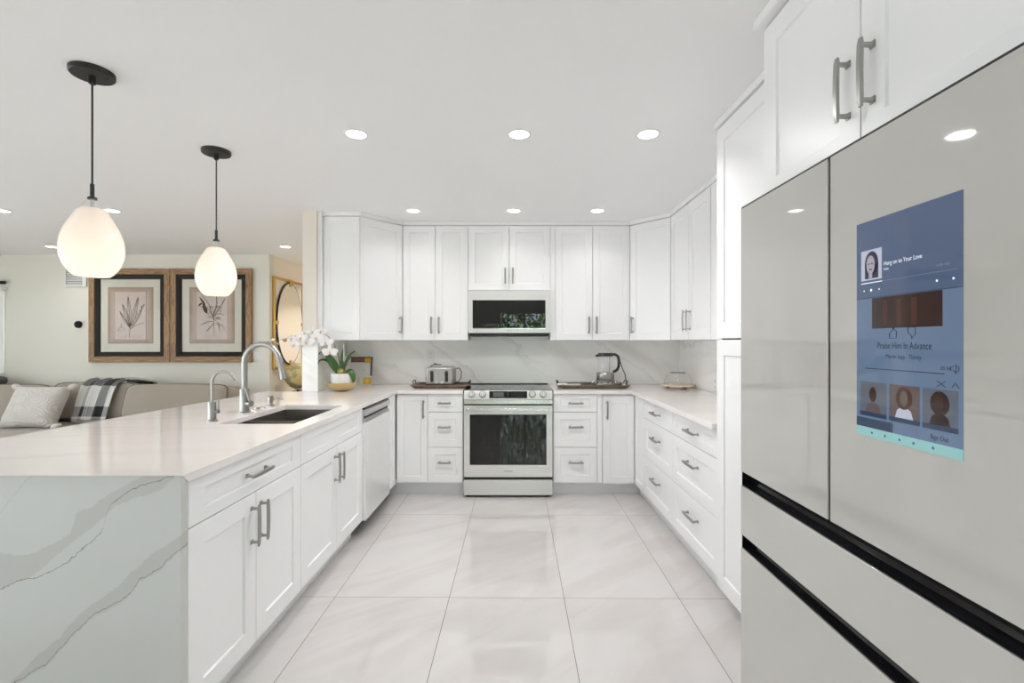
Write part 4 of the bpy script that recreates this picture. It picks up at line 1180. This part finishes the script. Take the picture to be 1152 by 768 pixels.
# flower spike behind the leaves, arching over to the left
spk = [(-.01, .02, zb + .02), (-.035, .03, .28), (-.055, -.04, .42), (-.11, -.10, .495), (-.20, -.12, .50), (-.32, -.13, .468), (-.43, -.13, .440), (-.54, -.13, .415)]
MB().tube(spk, [.004, .0038, .0035, .0032, .003, .0026, .0022, .0015], 8).build('flower_stem', M['stem'], c)
MB().cyl((.008, .03, zb), (.008, .03, .40), .005, n=8).build('support_stake', M['white'], c)
def blossom(p, s, tilt, yaw):
    b = MB()
    for a, l, wd, off in ((90, .9, .42, .002), (210, .9, .42, .002), (330, .9, .42, .002), (8, 1.0, .62, -.003), (172, 1.0, .62, -.003)):
        ca, sa = math.cos(R(a)), math.sin(R(a)); pts = []
        N = 9
        top, bot = [], []
        for i in range(N + 1):
            t = i / N; w_ = wd * math.sin(math.pi * min(t * .93 + .05, 1)) ** .7 * s * .62
            x = t * l * s; y = off - .16 * s * t * (1 - t) * 2 + .10 * s * t * t
            top.append([(x * ca - w_ * sa, y + .004, x * sa + w_ * ca), (x * ca, y, x * sa), (x * ca + w_ * sa, y + .004, x * sa - w_ * ca), (x * ca, y + .0022, x * sa)])
        b.rings(top)
    o = b.build('blossom', M['petal'], c, p, (tilt, 0, yaw), angle=80)
    h_ = MB().ball((0, -.006, -.003), .006, .008, .007, 10, 6); h_.ball((0, -.010, -.012), .006, .004, .008, 10, 6)
    h_.build('blossom_heart', M['petalheart'], o); return o
for p, s, ti, ya in (((-.055, -.12, .335), .068, .25, .15), ((-.085, -.13, .415), .064, -.1, .2), ((-.155, -.15, .452), .070, .1, -.1), ((-.20, -.12, .49), .055, .0, .3),
                     ((-.235, -.15, .415), .072, .15, .0), ((-.275, -.16, .45), .062, -.1, -.3), ((-.335, -.15, .395), .058, .2, -.35), ((-.125, -.13, .50), .05, -.2, .1), ((-.36, -.14, .445), .045, -.1, -.4)):
    blossom(p, s, ti, ya)
for p, r_ in (((-.42, -.135, .43), .014), ((-.455, -.13, .455), .011), ((-.49, -.13, .40), .016), ((-.52, -.13, .435), .011), ((-.56, -.135, .405), .017), ((-.545, -.13, .375), .012)):
    MB().ball(p, r_ * 1.25, r_, r_, 14, 8).build('bud', M['bud'] if r_ > .012 else M['petal'], c)

# outlet plates
def outlet(name, label, loc, rz, cat='outlet'):
    c = empty(name, loc, rz, label, cat)
    MB().box(-.036, .036, -.006, 0, -.058, .058).build('cover_plate', M['white'], c, bevel=.003)
    for s_ in (-1, 1):
        f = MB().box(-.017, .017, -.008, -.005, s_ * .024 - .015, s_ * .024 + .015).build('socket', M['white'], c, bevel=.003)
        for dx in (-.006, .006): MB().box(dx - .0012, dx + .0012, -.0088, -.007, s_ * .024 - .004, s_ * .024 + .006).build('slot', M['black'], f)
    return c
outlet('power_outlet', 'white double power outlet on the backsplash above the toaster', (-.803, YB - .015, 1.195), 0)
outlet('power_outlet', 'white power outlet on the right backsplash, half hidden by the tall pantry', (1.655, 3.885, .99), RR)

# ------------------------------------------------------------------ living room
def picture(label, x, drawing):
    c = empty('framed_picture', (x, YP, 1.665), 0, label, 'picture', 'framed botanical prints')
    W, Hh = .510, .589; a = .072; b_ = .060
    for sx in (-1, 1):
        MB().rings([[(sx * W, -.045, -Hh), (sx * W, -.045, Hh), (sx * (W - a), -.045, Hh - a), (sx * (W - a), -.045, -Hh + a)], [(sx * W, 0, -Hh), (sx * W, 0, Hh), (sx * (W - a), 0, Hh - a), (sx * (W - a), 0, -Hh + a)]]).build('frame_stile', M['frame_wood'], c, bevel=.004, smooth=False)
        MB().rings([[(-W, -.045, sx * Hh), (W, -.045, sx * Hh), (W - a, -.045, sx * (Hh - a)), (-W + a, -.045, sx * (Hh - a))], [(-W, 0, sx * Hh), (W, 0, sx * Hh), (W - a, 0, sx * (Hh - a)), (-W + a, 0, sx * (Hh - a))]]).build('frame_rail', M['frame_wood_h'], c, bevel=.004, smooth=False)
    w1, h1 = W - a, Hh - a; w2, h2 = w1 - b_, h1 - b_
    inn = MB().rings([[(sx * w, y, sz * h) for sx, sz in ((-1, -1), (1, -1), (1, 1), (-1, 1))] for w, h, y in ((w1, h1, -.002), (w1, h1, -.040), (w1 - .018, h1 - .018, -.038), (w2, h2, -.024), (w2, h2, -.002))], closed=True)
    inn.build('inner_frame', M['blackframe'], c, smooth=False)
    MB().box(-w1, w1, -.014, -.002, -h1, h1).build('mat_board', M['matboard'], c)
    sh = MB().box(-.2835, .2835, -.004, .0, -.355, .355).build('print_sheet', M['paper'], c, (0, -.014, .002))
    MB().box(-.2, .2, -.0055, -.003, -.305, .30).build('plate', M['plate_paper'], sh)
    ln = MB()
    for x0, x1, z0, z1 in ((-.2, .2, .298, .3005), (-.2, .2, -.3055, -.303), (-.201, -.1985, -.305, .30), (.1985, .201, -.305, .30)): ln.box(x0, x1, -.0063, -.005, z0, z1)
    ln.build('plate_border', M['ink'], sh)
    drawing(sh)
    MB().box(-w2 - .002, w2 + .002, -.022, -.020, -h2 - .002, h2 + .002).build('glass', M['picglass'], c)
    return c
def lines(name, segs, m, sh, th=.0016):
    b = MB()
    for s_ in segs: b.tube([(x, -.0060, z) for x, z in s_], th, 6)
    return b.build(name, m, sh)
def lance(x0, z0, x1, z1, w, n=10):
    d_ = Vector((x1 - x0, z1 - z0)); nn = Vector((-d_.y, d_.x)).normalized(); o = []
    L_, R_ = [], []
    for i in range(n + 1):
        t = i / n; k = w * math.sin(math.pi * t) ** .8 * (1.2 - .5 * t); p = Vector((x0, z0)) + d_ * t
        L_.append(tuple(p + nn * k)); R_.append(tuple(p - nn * k))
    return L_, R_, [(x0, z0), (x1, z1)]
def hatch(x0, z0, x1, z1, w, n=12):
    d_ = Vector((x1 - x0, z1 - z0)); nn = Vector((-d_.y, d_.x)).normalized(); out = []
    for i in range(2, n - 1):
        t = i / n; k = w * math.sin(math.pi * t) ** .8 * (1.2 - .5 * t); p = Vector((x0, z0)) + d_ * t
        for s_ in (-1, 1): out.append([tuple(p), tuple(p + nn * k * s_ * .85 + d_ * .045)])
    return out
def fern(sh):
    seg = [[(-.01, -.275), (-.012, -.20), (.0, -.14), (.005, -.08)]]
    hs = []
    for a in ((.0, -.15, -.10, .14, .024), (-.002, -.13, -.03, .235, .026), (.008, -.13, .10, .23, .026), (-.003, -.16, -.135, .05, .016)):
        L_, R_, m_ = lance(*a); seg += [L_, R_, m_]; hs += hatch(*a)
    spr = [(.0, -.18), (.06, -.10), (.12, .0), (.155, .12)]
    seg.append(spr); seg.append([(.0, -.17), (.08, -.12), (.16, -.09)])
    for i in range(12):
        t = i / 11; x = .03 + .13 * t; z = -.14 + .25 * t; s_ = 1 if i % 2 else -1
        seg.append([(x, z), (x + .022 * s_, z + .02), (x + .008 * s_, z + .034), (x, z)])
    seg += [[(-.16, -.20), (-.13, -.15), (-.09, -.155), (-.06, -.19), (-.16, -.20)], [(-.115, -.15), (-.115, -.11)], [(-.12, -.11), (-.09, -.10)]]
    for i in range(7): seg.append([(-.17 + i * .05, -.255 - .012 * (i % 3)), (-.145 + i * .05, -.25 - .012 * (i % 2))])
    lines('plant_drawing', seg, M['ink'], sh, .0021); lines('plant_shading', hs, M['ink'], sh, .0012)
def lily(sh):
    seg = [[(.03, -.24), (.028, -.1), (.02, .06), (.0, .12)]]
    for a in ((.02, -.05, -.135, .27), (.02, -.02, .17, .22), (.025, -.10, -.075, -.21), (.03, -.10, .17, -.19), (.02, 0, -.17, .12), (.02, 0, .15, .0), (.025, -.05, .10, -.20), (.02, .0, .06, .25), (.02, -.08, -.14, -.12)):
        x0, z0, x1, z1 = a; seg.append([(x0, z0), ((x0 + x1) / 2 + .02, (z0 + z1) / 2 + .03), (x1, z1)]); seg.append([(x0 + .004, z0), ((x0 + x1) / 2 + .03, (z0 + z1) / 2 + .02), (x1, z1)])
    rr = random.Random(5)
    for i in range(16):
        x = .02 + rr.uniform(-.06, .09); z = .02 + rr.uniform(-.08, .10); s_ = .018
        seg.append([(x + s_ * math.cos(R(k)), z + s_ * .7 * math.sin(R(k))) for k in range(0, 361, 60)])
    for i in range(6): seg.append([(-.07 + i * .03, -.265), (-.052 + i * .03, -.262)])
    lines('plant_drawing', seg, M['ink'], sh, .0021)
    b = MB()
    for a in ((-.06, .02, -.115, .16, .026), (-.08, .13, -.16, .235, .012), (-.12, .16, -.17, .12, .012)):
        L_, R_, _m = lance(*a); b.prism(L_ + list(reversed(R_))[1:-1], -.0062, -.005)
    b.build('dark_petals', M['inkdark'], sh)
picture('wood-framed botanical print of broad fern-like leaves, the left of the two', -4.812, fern)
picture('wood-framed botanical print of a thin-leaved flower, partly behind the farther pendant', -3.786, lily)

c = empty('thermostat', (-5.472, YP, 1.552), 0, 'round black thermostat on the cream wall left of the pictures', 'thermostat')
MB().box(-.055, .055, -.006, 0, -.062, .05).build('wall_plate', M['white'], c, bevel=.003)
MB().lathe([(.045, 0), (.045, .02), (.040, .027), (0, .028)], 32).xf(Matrix.Rotation(R(90), 4, 'X')).build('dial', mat('thermostat_black', (.012, .012, .013), .5, 0, .15), c, (0, -.005, 0))
c = empty('air_vent', (-5.505, YP, 2.03), 0, 'white louvred air vent high on the cream wall above the thermostat', 'vent')
v = MB(); v.box(-.135, .135, -.02, 0, 0, .012).box(-.135, .135, -.02, 0, .268, .28).box(-.135, -.123, -.02, 0, .012, .268).box(.085, .135, -.02, 0, .012, .268)
v.build('vent_frame', M['white'], c, bevel=.002)
MB().box(-.123, .085, -.002, 0, .012, .268).build('vent_back', mat('vent_shadow', (.25, .25, .25), .7), c)
sl_ = MB()
for k in range(9):
    z = .024 + k * .028; sl_.rings([[(x, y, z + dz) for y, dz in ((-.020, -.008), (-.018, -.010), (-.003, .010), (-.005, .012))] for x in (-.123, .085)])
sl_.build('louvres', M['white'], c, smooth=False)
c = empty('light_switch', (-3.235, YP, 1.150), 0, 'white light switch on the wall at the right corner of the pictures', 'switch')
MB().box(-.04, .04, -.006, 0, -.06, .06).build('cover_plate', M['white'], c, bevel=.003)
MB().box(-.017, .017, -.011, -.005, -.033, .033).build('rocker', M['white'], c, bevel=.002)

# blind at the window of the picture wall
c = empty('window_blind', ((wx0 + wx1) / 2, YP - .03, wz0 - .02), 0, 'white slatted blind at the left edge under a dark curtain rail', 'blind')
bw = (wx1 - wx0) / 2 + .03
MB().box(-bw, bw, -.03, .028, 1.055, 1.09).build('headrail', M['white'], c, bevel=.002)
sl_ = MB()
for k in range(44):
    z = .03 + k * .0235; sl_.rings([[(x, y, z + dz) for y, dz in ((-.007, -.0135), (-.006, -.0140), (.007, .0135), (.006, .0140))] for x in (-bw, bw)])
sl_.build('slats', M['white'], c, smooth=False)
MB().box(-bw, bw, -.012, .012, 0, .018).build('bottom_rail', M['white'], c, bevel=.002)
c = empty('curtain_rail', ((wx0 + wx1) / 2, YP, 2.075), 0, 'short dark curtain rail above the white blind at the left edge', 'curtain rail')
MB().cyl((-bw - .04, -.06, 0), (bw + .045, -.06, 0), .02, n=16).build('rail', M['bronze'], c)
for sx in (-1, 1): MB().box(sx * .36 - .01, sx * .36 + .01, -.06, 0, -.01, .01).build('bracket', M['bronze'], c)

# sofa: sectional along the picture wall
c = empty('sofa', (-4.75, 5.30, 0), 0, 'long beige linen sectional sofa against the cream picture wall', 'sofa')
sb = MB().rbox((-.55, -.1, .19), 1.95, .62, .11, 14, 12).build('base', M['sofa'], c)
for fx in (-2.3, 1.2):
    for fy in (-.6, .4): MB().cyl((fx, fy, 0), (fx, fy, .09), .025, .03).build('foot', M['bronze'], c)
for k, xx in enumerate((-1.55, -.44)): MB().rbox((xx, -.27, .345), .555, .50, .075, 9, 12, bulge=.04).build('seat_cushion', M['sofa'], c)
def backc(x, z, hx, hz, lean_, rz=0, y=.22, hy=.13):
    o = MB().rbox((0, 0, 0), hx, hy, hz, 8, 14, bulge=.05).build('back_cushion', M['sofa'], c, (x, y, z), (R(-lean_), 0, R(rz)))
    def ring(yy):
        q = []
        for i in range(48):
            a = 2 * math.pi * i / 48; cx, cz = math.cos(a), math.sin(a); k = (abs(cx) ** 8 + abs(cz) ** 8) ** (1 / 8)
            q.append((hx * cx / k * .985, yy, hz * cz / k * .985))
        return q + [q[0]]
    MB().tube(ring(-hy * .82), .006, 8).build('piping', M['piping'], o)
    return o
backc(-1.02, .628, .53, .205, 12)
backc(.005, .650, .475, .205, 12)
backc(-2.05, .64, .49, .205, 12)
# wide corner section on the right, its cushion lower and longer
MB().rbox((.96, -.18, .24), .56, .60, .16, 14, 12).build('corner_base', M['sofa'], c)
cc = MB().rbox((0, 0, 0), .575, .23, .20, 9, 14, bulge=.03).build('corner_cushion', M['sofa'], c, (1.0, .20, .610), (R(-18), 0, 0))
pth = []
for i in range(48):
    a = 2 * math.pi * i / 48; cx, cz = math.cos(a), math.sin(a); k = (abs(cx) ** 9 + abs(cz) ** 9) ** (1 / 9); pth.append((.575 * cx / k * .985, -.19, .20 * cz / k * .985))
MB().tube(pth + [pth[0]], .006, 8).build('piping', M['piping'], cc)
MB().rbox((-.55, .52, .44), 2.02, .13, .36, 14, 12).build('back_frame', M['sofa'], c)

# throw pillow with corner tassels
def pillow_mat():
    m = make_fabric('cream_tufted_cotton', (0.55, 0.515, 0.48, 1), (0.66, 0.63, 0.60, 1), 140)
    t = NT(m)
    vo = t.add('ShaderNodeTexVoronoi'); vo.inputs['Scale'].default_value = 5.5
    t.link(t.mapping(t.coord(), scale=(1, .2, 1.5)), vo.inputs['Vector'])
    sn = t.math('SINE', t.math('MULTIPLY', vo.outputs['Distance'], 42.0)); t.bump(sn, .5, .006); return m
c = empty('throw_pillow', (-5.10, 5.02, .425), 0, 'cream throw pillow with corner tassels leaning on the beige sofa', 'pillow')
pm = pillow_mat()
pr = MB(); n = 22; hp = .285; hz_ = .235
for s_ in (-1, 1):
    g = []
    for i in range(n + 1):
        row = []
        for j in range(n + 1):
            u, v = -1 + 2 * i / n, -1 + 2 * j / n
            k = 1 - .07 * (1 - abs(u) ** 2) * abs(v) ** 3 - .0; k2 = 1 - .07 * (1 - abs(v) ** 2) * abs(u) ** 3
            th_ = .105 * ((1 - u ** 4) * (1 - v ** 4)) ** .5
            row.append((u * hp * k2, s_ * th_, v * hz_ * k + hz_))
        g.append(row)
    for i in range(n):
        for j in range(n): pr.quad(g[i][j], g[i + 1][j], g[i + 1][j + 1], g[i][j + 1])
po_ = pr.build('cushion', pm, c, (0, 0, 0), (R(-26), 0, 0)); weld(po_)
po_.data.polygons.foreach_set('use_smooth', [True] * len(po_.data.polygons))
for sx in (-1, 1):
    for sz in (0, 2):
        MB().ball((0, 0, 0), .050, .040, .032, 16, 10).build('tassel', M['pillow'], po_, (sx * (hp + .022), 0, hz_ * sz + (-.01 if sz else .02)), (0, R(-25 * sx), 0))
c = empty('scatter_cushion', (-6.45, 5.80, .80), 0, 'small dark grey cushion lying on top of the sofa back at the left edge', 'pillow')
MB().rbox((0, 0, .06), .28, .10, .062, 4, 10).build('cushion', M['greyfab'], c)

# plaid throw over the sofa back
prof_ = [(.70, .50), (.70, .70), (.685, .82), (.62, .872), (.52, .892), (.42, .912), (.32, .925), (.22, .925), (.14, .912), (.09, .875), (.06, .80), (.035, .70), (.012, .60), (-.01, .51)]
c = empty('plaid_throw', (-4.63, 5.30, .46), 0, 'black, grey and white plaid throw draped over the sofa back', 'blanket')
tb = MB(); NU = 28; uv = []
def pw(t):
    k = t * (len(prof_) - 1); i = min(int(k), len(prof_) - 2); u = k - i
    g = lambda q: Vector(prof_[max(0, min(q, len(prof_) - 1))])
    p0, p1, p2, p3 = g(i - 1), g(i), g(i + 1), g(i + 2)
    return .5 * ((2 * p1) + (p2 - p0) * u + (2 * p0 - 5 * p1 + 4 * p2 - p3) * u * u + (3 * p1 - p0 - 3 * p2 + p3) * u ** 3)
NV = 44; pts_ = []
for i in range(NV + 1):
    v = i / NV; p = pw(v); nrm = (pw(min(v + .02, 1)) - pw(max(v - .02, 0))); nrm = Vector((-nrm.y, nrm.x)).normalized() * -1
    row = []
    for j in range(NU + 1):
        u = j / NU; wv = .010 * math.sin(u * 17 + v * 3) + .006 * math.sin(u * 31 + 1)
        row.append((-.19 + .38 * u + .03 * math.sin(v * 4) - .02 * v, p.x + nrm.x * (wv + .016), p.y - .5 + nrm.y * (wv + .016)))
    pts_.append(row)
for i in range(NV):
    for j in range(NU):
        tb.quad(pts_[i][j], pts_[i][j + 1], pts_[i + 1][j + 1], pts_[i + 1][j])
        uv += [(j / NU, i / NV), ((j + 1) / NU, i / NV), ((j + 1) / NU, (i + 1) / NV), (j / NU, (i + 1) / NV)]
tb.uv = uv
to = tb.build('cloth', M['plaid'], c)
bm = bmesh.new(); bm.from_mesh(to.data); bmesh.ops.remove_doubles(bm, verts=bm.verts, dist=1e-5); bmesh.ops.recalc_face_normals(bm, faces=bm.faces); bm.to_mesh(to.data); bm.free()
sm = to.modifiers.new('solidify', 'SOLIDIFY'); sm.thickness = .008; sm.offset = 0
fg = MB()
for j in range(36):
    x = -.19 + .38 * j / 35 + .03 * math.sin(4) - .02; p = pw(1.0)
    fg.tube([(x, p.x - .015, p.y - .5 + .004), (x + .003, p.x - .02, p.y - .5 - .03)], .003, 5)
fg.build('fringe', M['pillow'], c)

# hall: mirror, console and globe
c = empty('wall_mirror', (XH, 6.12, .985), R(90), 'oval mirror held by clips inside a gold rectangular frame', 'mirror')
mw, mh, t_ = .885, 1.195, .028
fr = MB(); fr.box(0, t_, -.035, 0, 0, mh).box(mw - t_, mw, -.035, 0, 0, mh).box(t_, mw - t_, -.035, 0, 0, t_).box(t_, mw - t_, -.035, 0, mh - t_, mh)
fr.build('frame', M['gold'], c, bevel=.002)
ov = lambda a, b, n=64: [(mw / 2 + a * math.cos(2 * math.pi * i / n), mh / 2 + b * math.sin(2 * math.pi * i / n)) for i in range(n)]
MB().prism(ov(.375, .555), -.030, -.012).build('mirror_rim', M['black'], c)
MB().prism(ov(.362, .542), -.0315, -.0295).build('mirror_glass', M['mirror'], c)
for x, z, a, b in ((mw / 2, mh - .045, .022, .05), (mw / 2, .045, .022, .05), (.045, mh / 2, .05, .022), (mw - .045, mh / 2, .05, .022)):
    MB().box(x - a, x + a, -.044, -.012, z - b, z + b).build('clip', M['gold'], c, bevel=.002)
c = empty('console_table', (-2.88, 6.55, 0), 0, 'narrow dark console table under the mirror, hidden below the worktop', 'table')
MB().box(-.17, .17, -.45, .45, .625, .655).build('table_top', M['bronze'], c, bevel=.003)
for sx in (-1, 1):
    for sy in (-1, 1): MB().box(sx * .15 - .012, sx * .15 + .012, sy * .42 - .012, sy * .42 + .012, 0, .625).build('leg', M['gold'], c)
c = empty('desk_globe', (-2.845, 6.36, .655), R(-30), 'antique yellow globe with a dark meridian ring beside the column', 'globe')
MB().lathe([(.08, 0), (.075, .01), (.03, .016), (.012, .022), (.010, .05), (0, .05)], 28).build('stand', M['bronze'], c)
MB().ball((0, 0, .225), .168, n=36, m=24).build('ball', M['globe'], c)
rp = [(.181 * math.sin(R(a)), 0, .225 - .181 * math.cos(R(a))) for a in range(-160, 25, 5)]
MB().tube(rp, [(.010, .005)] * len(rp), 10, flat=(0, 1, 0)).build('meridian_ring', M['goldpaint'], c)
